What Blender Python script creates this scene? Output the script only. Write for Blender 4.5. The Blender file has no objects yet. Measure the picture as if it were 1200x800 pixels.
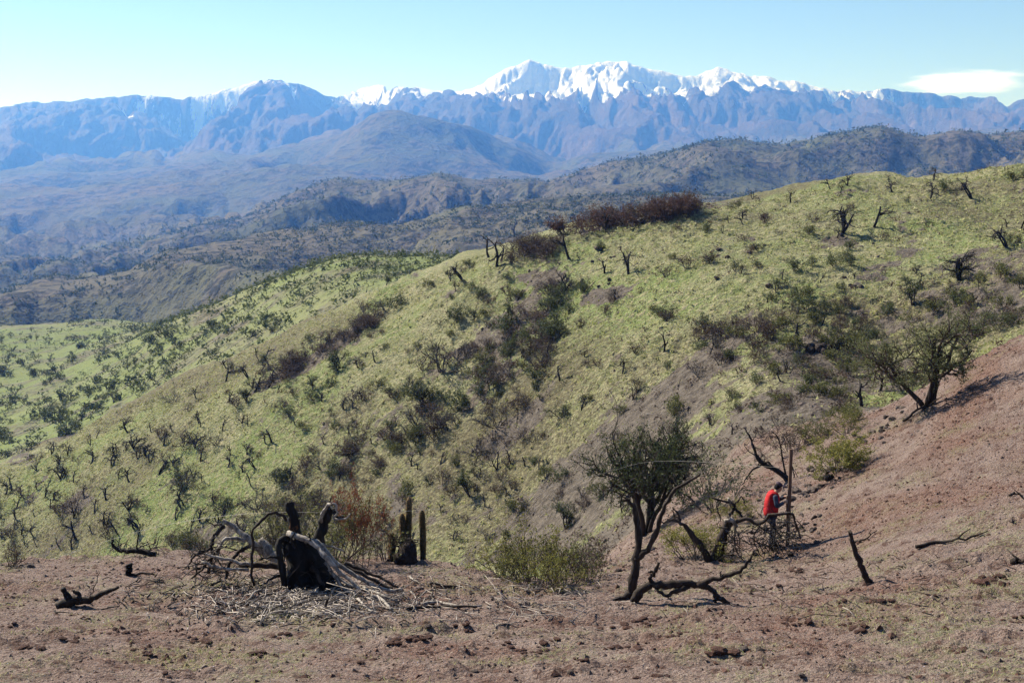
import bpy, math, random
import numpy as np

# ------------------------------------------------------------------ camera, sky, sun, exposure
SC = bpy.context.scene
COL = SC.collection
PITCH = math.atan(200 / 1448.0)          # the camera looks a little below the horizon
FPX = 1448.0                              # focal length in units of a 1200-wide frame
cam_d = bpy.data.cameras.new('camera')
cam_d.sensor_width = 36.0
cam_d.lens = 36.0 * FPX / 1200.0
cam_d.clip_start = 0.1
cam_d.clip_end = 60000.0
cam = bpy.data.objects.new('camera', cam_d)
cam.location = (0, 0, 0)
cam.rotation_euler = (math.radians(90) - PITCH, 0, 0)
COL.objects.link(cam)
SC.camera = cam

SUN_EL = math.radians(40)
SUN_AZ = math.radians(-50)                # from the view direction, towards the left
sun_dir = (math.sin(SUN_AZ) * math.cos(SUN_EL), math.cos(SUN_AZ) * math.cos(SUN_EL), math.sin(SUN_EL))

world = bpy.data.worlds.new('World')
SC.world = world
world.use_nodes = True
wn, wl = world.node_tree.nodes, world.node_tree.links
wn.clear()
w_out = wn.new('ShaderNodeOutputWorld')
w_bg = wn.new('ShaderNodeBackground')
w_sky = wn.new('ShaderNodeTexSky')
w_sky.sky_type = 'NISHITA'
w_sky.sun_disc = False
w_sky.sun_elevation = SUN_EL
w_sky.sun_rotation = SUN_AZ
w_sky.altitude = 1000.0
w_sky.air_density = 1.0
w_sky.dust_density = 0.0
w_sky.ozone_density = 4.5
w_bg.inputs['Strength'].default_value = 0.068
# one small flat lens cloud hanging over the end of the range, as part of the sky
w_tc = wn.new('ShaderNodeTexCoord')
def wmath(op, a, b=0.0, c=None):
    n = wn.new('ShaderNodeMath'); n.operation = op
    for i, v in enumerate((a, b) if c is None else (a, b, c)):
        if hasattr(v, 'is_output'): wl.new(v, n.inputs[i])
        else: n.inputs[i].default_value = v
    return n.outputs[0]
w_sep = wn.new('ShaderNodeSeparateXYZ'); wl.new(w_tc.outputs['Generated'], w_sep.inputs[0])
az = wmath('ARCTAN2', w_sep.outputs[0], w_sep.outputs[1]); el = wmath('ARCSINE', w_sep.outputs[2])
w_map = wn.new('ShaderNodeMapping'); w_map.inputs['Scale'].default_value = (14, 14, 90); wl.new(w_tc.outputs['Generated'], w_map.inputs[0])
w_ns = wn.new('ShaderNodeTexNoise'); w_ns.inputs['Scale'].default_value = 2.2; w_ns.inputs['Detail'].default_value = 5; wl.new(w_map.outputs[0], w_ns.inputs[0])
du = wmath('DIVIDE', wmath('SUBTRACT', az, 0.3445), 0.052); dv = wmath('DIVIDE', wmath('SUBTRACT', el, 0.0655), 0.0105)
rr = wmath('ADD', wmath('ADD', wmath('MULTIPLY', du, du), wmath('MULTIPLY', dv, dv)), wmath('MULTIPLY', wmath('SUBTRACT', w_ns.outputs[0], 0.5), 1.6))
w_mr = wn.new('ShaderNodeMapRange'); w_mr.interpolation_type = 'SMOOTHSTEP'; wl.new(rr, w_mr.inputs[0])
w_mr.inputs[1].default_value = 1.0; w_mr.inputs[2].default_value = 0.1; w_mr.inputs[4].default_value = 0.85
w_mx = wn.new('ShaderNodeMix'); w_mx.data_type = 'RGBA'; wl.new(w_mr.outputs[0], w_mx.inputs[0]); wl.new(w_sky.outputs[0], w_mx.inputs[6]); w_mx.inputs[7].default_value = (11.5, 12.5, 14.5, 1)
wl.new(w_mx.outputs[2], w_bg.inputs['Color'])
wl.new(w_bg.outputs[0], w_out.inputs['Surface'])

sun_l = bpy.data.lights.new('sun', 'SUN')
sun_l.energy = 5.0
sun_l.angle = math.radians(0.53)
sun_l.color = (1.0, 0.95, 0.87)
sun_o = bpy.data.objects.new('sun', sun_l)
from mathutils import Vector
sun_o.rotation_euler = Vector(sun_dir).to_track_quat('Z', 'Y').to_euler()
sun_o.location = (-200, 200, 300)
COL.objects.link(sun_o)

vs = SC.view_settings
vs.view_transform = 'Standard'
vs.look = 'None'
vs.exposure = 1.02
vs.gamma = 1.0
vs.use_curve_mapping = False
SC.cycles.use_denoising = True
SC.cycles.max_bounces = 6
SC.cycles.diffuse_bounces = 2
SC.cycles.glossy_bounces = 2
SC.cycles.transmission_bounces = 2
SC.cycles.transparent_max_bounces = 8
SC.cycles.volume_bounces = 0

RNG = np.random.default_rng(7)
random.seed(7)

# ------------------------------------------------------------------ noise
_perm = np.random.default_rng(3).permutation(4096)
_gx = np.cos(np.arange(4096) * 2.399963)
_gy = np.sin(np.arange(4096) * 2.399963)

def perlin(x, y):
    x = np.asarray(x, float); y = np.asarray(y, float)
    xi = np.floor(x).astype(np.int64); yi = np.floor(y).astype(np.int64)
    xf = x - xi; yf = y - yi
    def g(ix, iy, dx, dy):
        h = _perm[(_perm[ix & 4095] + iy) & 4095]
        return _gx[h] * dx + _gy[h] * dy
    u = xf * xf * xf * (xf * (xf * 6 - 15) + 10)
    v = yf * yf * yf * (yf * (yf * 6 - 15) + 10)
    a = g(xi, yi, xf, yf); b = g(xi + 1, yi, xf - 1, yf)
    c = g(xi, yi + 1, xf, yf - 1); d = g(xi + 1, yi + 1, xf - 1, yf - 1)
    return (a + (b - a) * u + (c - a) * v + (a - b - c + d) * u * v) * 1.5

def fbm(x, y, o=4, gain=0.5):
    s = 0; a = 1.0; f = 1.0
    for k in range(o):
        s = s + a * perlin(x * f + 17.3 * k, y * f - 9.1 * k); a *= gain; f *= 2.03
    return s

def ridged(x, y, o=4, gain=0.5):
    s = 0; a = 1.0; f = 1.0
    for k in range(o):
        s = s + a * (1 - 2 * np.abs(perlin(x * f + 31.7 * k, y * f + 5.2 * k))); a *= gain; f *= 2.07
    return s

def sstep(a, b, x):
    t = np.clip((x - a) / (b - a), 0, 1)
    return t * t * (3 - 2 * t)

# ------------------------------------------------------------------ materials
def new_mat(name):
    m = bpy.data.materials.new(name)
    m.use_nodes = True
    m.node_tree.nodes.clear()
    return m

class NT:
    """a few words for wiring shader nodes"""
    def __init__(s, m):
        s.t = m.node_tree; s.n = s.t.nodes; s.l = s.t.links
    def put(s, sock, v):
        if hasattr(v, 'is_output'): s.l.new(v, sock)
        elif isinstance(v, (tuple, list)) and len(v) == 3 and sock.type == 'RGBA': sock.default_value = (*v, 1)
        else: sock.default_value = v
    def coord(s, scale=(1, 1, 1)):
        g = s.n.new('ShaderNodeNewGeometry'); mp = s.n.new('ShaderNodeMapping')
        mp.inputs['Scale'].default_value = scale
        s.l.new(g.outputs['Position'], mp.inputs['Vector']); return mp.outputs[0]
    def objcoord(s, scale=(1, 1, 1)):
        g = s.n.new('ShaderNodeTexCoord'); mp = s.n.new('ShaderNodeMapping')
        mp.inputs['Scale'].default_value = scale
        s.l.new(g.outputs['Object'], mp.inputs['Vector']); return mp.outputs[0]
    def noise(s, vec, scale, detail=4, rough=0.55, dist=0.0):
        n = s.n.new('ShaderNodeTexNoise'); s.l.new(vec, n.inputs['Vector'])
        n.inputs['Scale'].default_value = scale; n.inputs['Detail'].default_value = detail
        n.inputs['Roughness'].default_value = rough; n.inputs['Distortion'].default_value = dist
        return n.outputs['Fac']
    def voro(s, vec, scale, out='Distance'):
        n = s.n.new('ShaderNodeTexVoronoi'); s.l.new(vec, n.inputs['Vector'])
        n.inputs['Scale'].default_value = scale; return n.outputs[out]
    def ramp(s, v, a, b):
        n = s.n.new('ShaderNodeMapRange'); n.interpolation_type = 'SMOOTHSTEP'
        s.put(n.inputs['Value'], v); n.inputs['From Min'].default_value = a; n.inputs['From Max'].default_value = b
        return n.outputs[0]
    def math(s, op, a, b=0.0):
        n = s.n.new('ShaderNodeMath'); n.operation = op; s.put(n.inputs[0], a); s.put(n.inputs[1], b); return n.outputs[0]
    def mix(s, f, a, b):
        n = s.n.new('ShaderNodeMix'); n.data_type = 'RGBA'
        s.put(n.inputs[0], f); s.put(n.inputs[6], a); s.put(n.inputs[7], b); return n.outputs[2]
    def attr(s, name):
        n = s.n.new('ShaderNodeAttribute'); n.attribute_name = name; return n.outputs['Fac']
    def rnd(s):
        return s.n.new('ShaderNodeObjectInfo').outputs['Random']
    def bump(s, h, strength, dist):
        n = s.n.new('ShaderNodeBump'); s.put(n.inputs['Height'], h)
        n.inputs['Strength'].default_value = strength; n.inputs['Distance'].default_value = dist; return n.outputs[0]
    def out(s, col, rough=0.9, normal=None, spec=0.2, transl=0.0):
        b = s.n.new('ShaderNodeBsdfPrincipled'); o = s.n.new('ShaderNodeOutputMaterial')
        s.put(b.inputs['Base Color'], col); s.put(b.inputs['Roughness'], rough)
        b.inputs['Specular IOR Level'].default_value = spec
        if normal is not None: s.l.new(normal, b.inputs['Normal'])
        if transl > 0:
            t = s.n.new('ShaderNodeBsdfTranslucent'); s.put(t.inputs['Color'], col)
            mx = s.n.new('ShaderNodeMixShader'); mx.inputs[0].default_value = transl
            s.l.new(b.outputs[0], mx.inputs[1]); s.l.new(t.outputs[0], mx.inputs[2]); s.l.new(mx.outputs[0], o.inputs['Surface'])
        else:
            s.l.new(b.outputs[0], o.inputs['Surface'])

def mat_wood(name, dark, light, lo=0.4, hi=0.65, bump=0.5, sc=9.0):
    m = new_mat(name); t = NT(m)
    v = t.objcoord((1, 1, 0.35))
    n = t.noise(v, sc, 6, 0.65, 0.6)
    n2 = t.noise(v, sc * 6, 3, 0.6)
    c = t.mix(t.ramp(n, lo, hi), dark, light)
    c = t.mix(t.math('MULTIPLY', t.rnd(), 0.25), c, tuple(0.5 * q for q in dark))
    t.out(c, 0.88, t.bump(t.math('ADD', n, t.math('MULTIPLY', n2, 0.5)), bump, 0.03), 0.25)
    return m

def mat_leaf(name, a, b, transl=0.3, rnd=0.5):
    m = new_mat(name); t = NT(m)
    v = t.coord()
    n = t.noise(v, 3.0, 3, 0.6)
    g = t.n.new('ShaderNodeNewGeometry')
    f = t.math('ADD', t.math('MULTIPLY', n, 0.6), t.math('MULTIPLY', g.outputs['Random Per Island'], 0.7))
    c = t.mix(t.ramp(f, 0.2, 1.0), a, b)
    k = t.math('MULTIPLY', t.rnd(), rnd)
    c = t.mix(k, c, tuple(0.55 * (p + q) / 2 for p, q in zip(a, b)))
    t.out(c, 0.75, None, 0.2, transl)
    return m

M = {}
M['char'] = mat_wood('charred_wood', (0.010, 0.009, 0.009), (0.035, 0.028, 0.024), 0.4, 0.75)
M['bark'] = mat_wood('dark_bark', (0.018, 0.0125, 0.010), (0.075, 0.053, 0.041), 0.35, 0.8)
M['pale'] = mat_wood('weathered_wood', (0.12, 0.10, 0.085), (0.48, 0.43, 0.38), 0.35, 0.7, 0.5, 12)
M['halfburnt'] = mat_wood('half_burnt_wood', (0.012, 0.010, 0.010), (0.20, 0.085, 0.035), 0.52, 0.62, 0.5, 5)
M['stick'] = mat_wood('dead_stick', (0.08, 0.062, 0.05), (0.46, 0.40, 0.35), 0.3, 0.62, 0.4, 6)
M['twig'] = mat_wood('dry_twig', (0.04, 0.028, 0.024), (0.10, 0.072, 0.06), 0.3, 0.7, 0.2, 4)
M['twig_grey'] = mat_wood('grey_twig', (0.05, 0.045, 0.038), (0.13, 0.115, 0.095), 0.3, 0.7, 0.2, 4)
M['twig_black'] = mat_wood('burnt_twig', (0.018, 0.015, 0.014), (0.055, 0.044, 0.038), 0.3, 0.7, 0.2, 4)
M['leaf_green'] = mat_leaf('grey_green_leaf', (0.045, 0.060, 0.024), (0.125, 0.145, 0.058))
M['leaf_dark'] = mat_leaf('dark_green_leaf', (0.030, 0.045, 0.018), (0.085, 0.105, 0.04))
M['leaf_yellow'] = mat_leaf('yellow_green_leaf', (0.12, 0.13, 0.03), (0.27, 0.25, 0.06))
M['leaf_olive'] = mat_leaf('olive_leaf', (0.07, 0.08, 0.025), (0.17, 0.17, 0.06))
M['leaf_red'] = mat_leaf('russet_leaf', (0.10, 0.035, 0.022), (0.24, 0.085, 0.05))
M['leaf_russet'] = mat_leaf('russet_brown_leaf', (0.062, 0.032, 0.024), (0.15, 0.078, 0.055))
M['leaf_brown'] = mat_leaf('dry_brown_leaf', (0.05, 0.033, 0.026), (0.12, 0.08, 0.06))
M['grass_tuft'] = mat_leaf('straw_green_grass', (0.22, 0.25, 0.075), (0.48, 0.46, 0.23), 0.35)

# ------------------------------------------------------------------ mesh helpers
class MB:
    def __init__(s):
        s.v = []; s.f = []; s.n = 0; s.mi = []
    def add(s, v, f, mi=0):
        v = np.asarray(v, float)
        s.v.append(v); k = s.n
        s.f.extend([tuple(i + k for i in q) for q in f]); s.mi.extend([mi] * len(f)); s.n += len(v)
    def mesh(s, name, mats, smooth=True):
        me = bpy.data.meshes.new(name)
        me.from_pydata(np.concatenate(s.v) if s.v else [], [], s.f)
        for m in mats: me.materials.append(m)
        if len(mats) > 1: me.polygons.foreach_set('material_index', np.array(s.mi, np.int32))
        if smooth: me.polygons.foreach_set('use_smooth', np.ones(len(s.f), bool))
        me.update()
        return me
    def build(s, name, mat, parent=None, smooth=True):
        return link(name, s.mesh(name, mat if isinstance(mat, list) else [mat], smooth), parent)

def link(name, data, parent=None, loc=None):
    o = bpy.data.objects.new(name, data)
    COL.objects.link(o)
    if parent is not None: o.parent = parent
    if loc is not None: o.location = loc
    return o

def quads_mesh(name, V, F, mats, smooth=False, mi=None):
    """fast mesh from arrays; F is (n,k)"""
    me = bpy.data.meshes.new(name)
    n, k = F.shape
    me.vertices.add(len(V)); me.vertices.foreach_set('co', np.ascontiguousarray(V, np.float32).ravel())
    me.loops.add(n * k); me.loops.foreach_set('vertex_index', np.ascontiguousarray(F, np.int32).ravel())
    me.polygons.add(n)
    me.polygons.foreach_set('loop_start', np.arange(0, n * k, k, dtype=np.int32))
    me.polygons.foreach_set('loop_total', np.full(n, k, np.int32))
    for m in mats: me.materials.append(m)
    if mi is not None: me.polygons.foreach_set('material_index', mi.astype(np.int32))
    me.polygons.foreach_set('use_smooth', np.full(n, smooth, bool))
    me.update(calc_edges=True)
    return me

def tag(o, label=None, cat=None, group=None, kind=None):
    if label: o['label'] = label
    if cat: o['category'] = cat
    if group: o['group'] = group
    if kind: o['kind'] = kind
    return o

def empty(name, loc=(0, 0, 0)):
    o = link(name, None, None, loc); o.empty_display_size = 0.2
    return o

def catmull(P, n):
    P = np.asarray(P, float)
    if len(P) < 3:
        t = np.linspace(0, 1, n)[:, None]; return P[0] * (1 - t) + P[-1] * t
    Q = np.vstack([2 * P[0] - P[1], P, 2 * P[-1] - P[-2]])
    m = len(P) - 1
    ts = np.linspace(0, m, n); k = np.minimum(ts.astype(int), m - 1); t = (ts - k)[:, None]
    a, b, c, d = Q[k], Q[k + 1], Q[k + 2], Q[k + 3]
    return 0.5 * (2 * b + (c - a) * t + (2 * a - 5 * b + 4 * c - d) * t * t + (3 * b - a - 3 * c + d) * t ** 3)

def tube_vf(P, R, sides=6, wob=0.0, rng=RNG):
    P = np.asarray(P, float); n = len(P); R = np.broadcast_to(np.asarray(R, float), (n,))
    T = np.gradient(P, axis=0); T /= np.linalg.norm(T, axis=1)[:, None] + 1e-9
    ref = np.array([0.31, 0.17, 0.93]) if abs(T[0, 2]) < 0.9 else np.array([1.0, 0.1, 0])
    U = np.cross(T, ref); U /= np.linalg.norm(U, axis=1)[:, None] + 1e-9
    W = np.cross(T, U)
    a = np.arange(sides) * 2 * math.pi / sides
    rr = R[:, None] * (1 + (wob * rng.standard_normal((n, sides)) if wob else 0))
    V = P[:, None, :] + rr[:, :, None] * (np.cos(a)[None, :, None] * U[:, None, :] + np.sin(a)[None, :, None] * W[:, None, :])
    V = V.reshape(-1, 3)
    F = [(i * sides + j, i * sides + (j + 1) % sides, (i + 1) * sides + (j + 1) % sides, (i + 1) * sides + j)
         for i in range(n - 1) for j in range(sides)]
    F.append(tuple(range(sides - 1, -1, -1))); F.append(tuple((n - 1) * sides + j for j in range(sides)))
    return V, F

def leaf_quads(P, size, rng, aspect=0.5, updown=0.0):
    """randomly turned leaf quads, one at each point"""
    P = np.asarray(P, float); n = len(P)
    a = rng.standard_normal((n, 3)); a /= np.linalg.norm(a, axis=1)[:, None]
    a[:, 2] += updown; a /= np.linalg.norm(a, axis=1)[:, None]
    b = np.cross(a, rng.standard_normal((n, 3))); b /= np.linalg.norm(b, axis=1)[:, None] + 1e-9
    s = size * rng.uniform(0.6, 1.4, (n, 1))
    l, w = a * s, b * s * aspect
    V = np.stack([P - 0.1 * l, P + 0.45 * l + w * 0.5, P + l, P + 0.45 * l - w * 0.5], 1).reshape(-1, 3)
    F = np.arange(4 * n).reshape(n, 4)
    return V, F

# ------------------------------------------------------------------ terrain, as lines of equal character from near to far
CP, SP = math.cos(PITCH), math.sin(PITCH)

def z_of(py, D):
    v = (400 - np.asarray(py, float)) / FPX
    return D * (-SP + CP * v) / (CP + SP * v)

def pix(x, y, z):
    dep = y * CP - z * SP
    up = y * SP + z * CP
    return 600 + FPX * x / dep, 400 - FPX * up / dep

cols = np.concatenate([np.linspace(-700, -60, 90)[:-1], np.arange(-60, 1260.1, 1.8), np.linspace(1260, 1900, 90)[1:]])
NC = len(cols)

def gs(a, sig):
    if sig <= 0: return a
    x = cols; idx = np.linspace(x[0], x[-1], 1300); b = np.interp(idx, x, a)
    st = idx[1] - idx[0]; k = np.arange(-int(3 * sig / st) - 1, int(3 * sig / st) + 2)
    w = np.exp(-0.5 * (k * st / sig) ** 2); w /= w.sum()
    b = np.convolve(np.pad(b, len(k) // 2, mode='edge'), w, 'valid')
    return np.interp(x, idx, b)

def line(xs, ys, ds, sig=25, dsig=60):
    xs = np.array(xs, float)
    return gs(np.interp(cols, xs, ys), sig), gs(np.interp(cols, xs, ds), dsig)

X11 = [-450, 0, 150, 300, 450, 600, 750, 900, 1050, 1200, 1650]
FE = []                                   # (D, z) for every column
def metric(D, z): FE.append((np.full(NC, float(D)), np.full(NC, float(z))))
def feat(xs, ys, ds, sig=25, dsig=60):
    y, d = line(xs, ys, ds, sig, dsig); FE.append((d, z_of(y, d)))

metric(-30, 4.0)
metric(-1.5, -1.35)
metric(1.0, -1.9)
feat(X11, [800] * 11, [14, 14, 14, 14, 14, 14, 14, 13.5, 13, 12.5, 11])                         # 3
feat(X11, [715, 718, 715, 715, 718, 722, 720, 715, 703, 690, 640], [20.5, 20.5, 20.5, 20.5, 20.5, 20.3, 20.3, 20.3, 20, 20, 19])
feat([-450, 0, 100, 180, 350, 480, 520, 560, 640, 690, 740, 800, 870, 950, 1050, 1200, 1650],
     [662, 661, 655, 647, 655, 653, 658, 670, 684, 676, 665, 660, 648, 632, 600, 560, 480],
     [30, 30, 30, 31, 31, 30, 29, 28, 27, 28, 29.5, 31, 32, 32, 30, 29, 28], 14, 40)               # 5 crest of the near ground
feat([-450, 0, 150, 300, 450, 600, 680, 750, 830, 900, 960, 1000, 1050, 1100, 1200, 1650],
     [705, 705, 695, 695, 695, 705, 675, 640, 600, 560, 525, 503, 480, 450, 391, 250],
     [40, 40, 40, 40, 40, 36, 36, 38, 40, 41, 42, 43, 43, 43.5, 44, 46], 16, 50)                   # 6 red shoulder
feat([-450, 0, 150, 300, 450, 600, 680, 750, 830, 900, 960, 1000, 1050, 1200, 1650],
     [730, 730, 715, 715, 715, 705, 665, 612, 555, 512, 494, 492, 494, 410, 270],
     [75, 75, 68, 64, 60, 54, 50, 50, 52, 54, 56, 57, 58, 60, 62])                                 # 7 gully
feat(X11, [695, 668, 660, 664, 664, 652, 560, 462, 458, 374, 240], [165, 145, 118, 102, 92, 82, 74, 70, 72, 75, 80])
feat(X11, [605, 600, 570, 560, 540, 520, 450, 385, 372, 325, 200], [182, 160, 132, 118, 108, 98, 90, 88, 90, 92, 96])
feat(X11, [545, 555, 505, 460, 430, 405, 350, 310, 292, 262, 160], [200, 176, 150, 136, 124, 113, 105, 104, 108, 110, 115])
feat([-450, 0, 40, 150, 300, 430, 500, 560, 600, 700, 750, 800, 900, 1000, 1100, 1200, 1650],
     [545, 550, 536, 472, 405, 348, 317, 298, 286, 264, 255, 247, 234, 217, 204, 193, 150],
     [210, 188, 186, 174, 162, 152, 146, 142, 140, 138, 138, 138, 140, 141, 143, 145, 150], 9, 40)   # 11 crest of the green hillside
feat([-450, 0, 150, 300, 450, 600, 750, 900, 1200, 1650], [543, 540, 480, 418, 358, 312, 282, 260, 222, 185],
     [250, 235, 210, 195, 185, 180, 185, 190, 195, 200])
feat([-450, 0, 80, 150, 200, 260, 330, 370, 400, 430, 480, 520, 600, 750, 900, 1200, 1650],
     [490, 470, 455, 425, 385, 362, 326, 311, 305, 303, 305, 303, 310, 300, 285, 260, 230],
     [340, 330, 320, 310, 300, 285, 270, 265, 262, 262, 262, 262, 262, 270, 280, 290, 300], 8)        # 13 scrubby knoll
feat([-450, 0, 150, 250, 330, 430, 520, 600, 750, 900, 1200, 1650], [400, 392, 382, 380, 365, 345, 335, 330, 315, 300, 280, 260],
     [520, 510, 500, 460, 430, 420, 420, 420, 420, 430, 450, 450])
feat([-450, 0, 150, 250, 330, 430, 520, 600, 750, 900, 1200, 1650], [378, 374, 366, 368, 350, 335, 325, 315, 300, 285, 265, 250],
     [720] * 12)                                                                                    # 15 valley floor
feat([-700, -200, 0, 60, 100, 150, 190, 250, 310, 350, 400, 470, 500, 540, 600, 640, 700, 900, 1200, 1900],
     [350, 345, 340, 327, 331, 322, 298, 285, 275, 268, 262, 256, 250, 243, 237, 232, 228, 225, 215, 215],
     [980, 980, 980, 980, 1000, 1020, 1060, 1100, 1130, 1150, 1170, 1200, 1200, 1220, 1250, 1250, 1250, 1250, 1250, 1250], 5)  # 16 grey hill
feat([-700, 0, 150, 300, 450, 600, 800, 1200, 1900], [335, 326, 315, 290, 275, 255, 245, 240, 240], [1500] * 9)
feat([-700, 0, 100, 200, 280, 320, 350, 395, 440, 470, 500, 520, 560, 620, 640, 700, 760, 830, 870, 920, 1000, 1035, 1080, 1125, 1160, 1200, 1400, 1900],
     [300, 296, 288, 272, 252, 230, 216, 208, 213, 211, 206, 201, 206, 200, 200, 190, 182, 165, 160, 163, 150, 145, 156, 148, 155, 150, 160, 150],
     [2300] * 28, 3)                                                                                # 18 dark foothill crest
feat([-700, 0, 150, 300, 450, 600, 800, 1200, 1900], [272, 266, 258, 250, 240, 232, 210, 190, 190], [3200] * 9)
feat([-700, 0, 150, 200, 300, 400, 600, 800, 1200, 1900], [236, 230, 218, 212, 205, 205, 218, 200, 185, 180], [4400] * 10)
feat([-700, 0, 100, 200, 290, 350, 400, 440, 465, 500, 540, 590, 640, 700, 800, 1000, 1200, 1900],
     [205, 200, 195, 190, 184, 172, 154, 135, 127, 133, 141, 164, 184, 178, 172, 165, 160, 160],
     [5600] * 18, 6)                                                                                # 21 blue front hill
feat([-700, 0, 200, 300, 390, 465, 560, 640, 800, 1000, 1200, 1900], [180, 176, 166, 160, 152, 150, 155, 170, 160, 150, 148, 150], [7000] * 12)
feat([-700, 0, 200, 320, 385, 430, 500, 550, 620, 700, 800, 1000, 1200, 1900],
     [150, 149, 138, 128, 128, 128, 128, 118, 106, 112, 116, 125, 132, 130], [8200] * 14, 12)
MX = [-700, -300, 0, 40, 80, 130, 170, 200, 215, 222, 260, 290, 320, 350, 385, 397, 430, 460, 480, 520, 550, 565, 590, 605, 622, 650, 670, 710, 735, 760, 800, 822, 840, 880, 940, 980, 1010, 1040, 1100, 1150, 1180, 1200, 1300, 1900]
MY = [130, 120, 125, 118, 117, 112, 108, 110, 113, 110, 103, 95, 92.5, 97, 112, 115, 105, 107, 101, 105, 103, 97, 80, 74, 66, 75, 78, 70, 72, 80, 87, 84, 77, 88, 96, 106, 105, 102, 109, 115, 122, 113, 105, 110]
MD = [9500 if (x < 390 or x > 556) else 11200 for x in MX]
feat(list(cols), np.interp(cols, MX, MY) + 1.5 * fbm(cols / 17, 0 * cols + 3.3, 4, .6), np.interp(cols, MX, MD), .8, 12)                                                                           # 24 snow range
FE.append((np.full(NC, 13500.0), np.full(NC, 100.0)))
FE.append((np.full(NC, 16000.0), np.full(NC, -150.0)))

DF = np.array([f[0] for f in FE]).T      # (NC, K)
ZF = np.array([f[1] for f in FE]).T
K = DF.shape[1]
h = np.diff(DF, axis=1); dl = np.diff(ZF, axis=1) / h
SL = np.zeros_like(ZF)                    # monotone cubic slopes
w1 = 2 * h[:, 1:] + h[:, :-1]; w2 = h[:, 1:] + 2 * h[:, :-1]
same = dl[:, 1:] * dl[:, :-1] > 0
with np.errstate(divide='ignore', invalid='ignore'):
    hm = (w1 + w2) / (w1 / dl[:, :-1] + w2 / dl[:, 1:])
SL[:, 1:-1] = np.where(same, hm, 0)
SL[:, 0] = dl[:, 0]; SL[:, -1] = dl[:, -1]

ROWS = [4, 3, 24, 80, 80, 36, 20, 26, 46, 50, 50, 10, 34, 36, 14, 40, 8, 46, 10, 26, 34, 10, 34, 56, 6, 2]
assert len(ROWS) == K - 1
Ds = []; Zs = []; BD = []; row_start = [0]
for k in range(K - 1):
    n = ROWS[k]; s = np.arange(n) / n
    d0, d1 = DF[:, k:k + 1], DF[:, k + 1:k + 2]
    D = d0 * (d1 / d0) ** s if k >= 3 else d0 + (d1 - d0) * s
    t = (D - d0) / (d1 - d0)
    z = ((2 * t ** 3 - 3 * t * t + 1) * ZF[:, k:k + 1] + (t ** 3 - 2 * t * t + t) * (d1 - d0) * SL[:, k:k + 1]
         + (-2 * t ** 3 + 3 * t * t) * ZF[:, k + 1:k + 2] + (t ** 3 - t * t) * (d1 - d0) * SL[:, k + 1:k + 2])
    Ds.append(D); Zs.append(z); BD.append(np.broadcast_to(k + s, D.shape)); row_start.append(row_start[-1] + n)
Ds.append(DF[:, -1:]); Zs.append(ZF[:, -1:]); BD.append(np.full((NC, 1), float(K - 1)))
TY = np.concatenate(Ds, 1); TZ = np.concatenate(Zs, 1); TB = np.concatenate(BD, 1)
TX = (cols[:, None] - 600) / FPX * np.maximum(TY * CP - TZ * SP, 0.0)
near = TB < 3                              # around the camera the strip widens to a real patch of ground
TX = np.where(near, (cols[:, None] - 600) / FPX * np.interp(TB, [0, 1, 2, 3], [60, 16, 14, 15]), TX)
NR = TY.shape[1]

# relief: soil lumps near by, terracettes and gullies on the slopes, spurs and ravines on the mountains
zn = np.zeros_like(TZ)
def win(a, b, fa=0.3, fb=0.3): return sstep(a - fa, a + fa, TB) * (1 - sstep(b - fb, b + fb, TB))
m = win(2, 6.3, 0.3, 0.4)
zn += m * (0.10 * fbm(TX / 3.1, TY / 2.6, 3) + 0.05 * fbm(TX / 0.55, TY / 0.45, 3, 0.6))
tr = fbm(TX / 1.6 + 5, TY / 0.7, 2)
zn += m * 0.15 * sstep(0.25, 0.7, tr) * (0.5 + 0.5 * perlin(TX / 0.2, TY / 0.2))
m = win(6.3, 11.4, 0.5, 0.25)
zn += m * (0.7 * fbm(TX / 16, TY / 16, 3) - 0.5 * (ridged(TX / 22 + 0.35 * TY / 22, TY / 60, 2) - 0.4) + (0.13 + 0.20 * sstep(-.2, .5, fbm(TX / 20 + 3, TY / 20, 2))) * fbm(TX / 1.7, TY / 1.3, 3, 0.65) + 0.16 * perlin(TX / 7, TZ * 0.9 + TY / 9))
zn += win(11, 15.2) * (1.4 * fbm(TX / 45, TY / 45, 4))
def carve(x, y, o, gain=0.45):             # ravines cut below the spurs, never above them
    return np.minimum(ridged(x, y, o, gain) - 1.35, 0.1)
c16 = 1 - 0.75 * np.exp(-((TB - 16) / 0.25) ** 2)
zn += win(15, 17.2) * c16 * 34 * carve(TX / 210 + 0.35 * perlin(TX / 300, TY / 300), TY / 420, 5)
c18 = 1 - 0.85 * np.exp(-((TB - 18) / 0.2) ** 2)
zn += win(17, 19.5) * c18 * 75 * carve(TX / 360 + 0.4 * perlin(TX / 500, TY / 500), TY / 640, 5)
zn += win(19.5, 20.8, 0.4, 0.4) * (38 * fbm(TX / 420, TY / 500, 5))
c21 = 1 - 0.85 * np.exp(-((TB - 21) / 0.25) ** 2)
zn += win(20.5, 22.3) * c21 * 110 * carve(TX / 700 + 0.4 * perlin(TX / 900, TY / 900), TY / 1500, 5)
c24 = 1 - 0.93 * np.exp(-((TB - 24) / 0.12) ** 2)
mt = win(22, 25, 0.4, 0.4) * c24 * 200 * carve(TX / 1000 + 0.5 * perlin(TX / 1500, TY / 1500), TY / 2600, 6, 0.5)
mf = win(22.6, 24.6, 0.3, 0.2) * (1 - 0.8 * np.exp(-((TB - 24) / 0.05) ** 2)) * 50 * carve(TX / 190 + 0.5 * perlin(TX / 300, TY / 300), TY / 900, 4, 0.55)
zn += mt + mf
TZ = TZ + zn
PX, PY = pix(TX, np.maximum(TY, 0.5), TZ)
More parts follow.
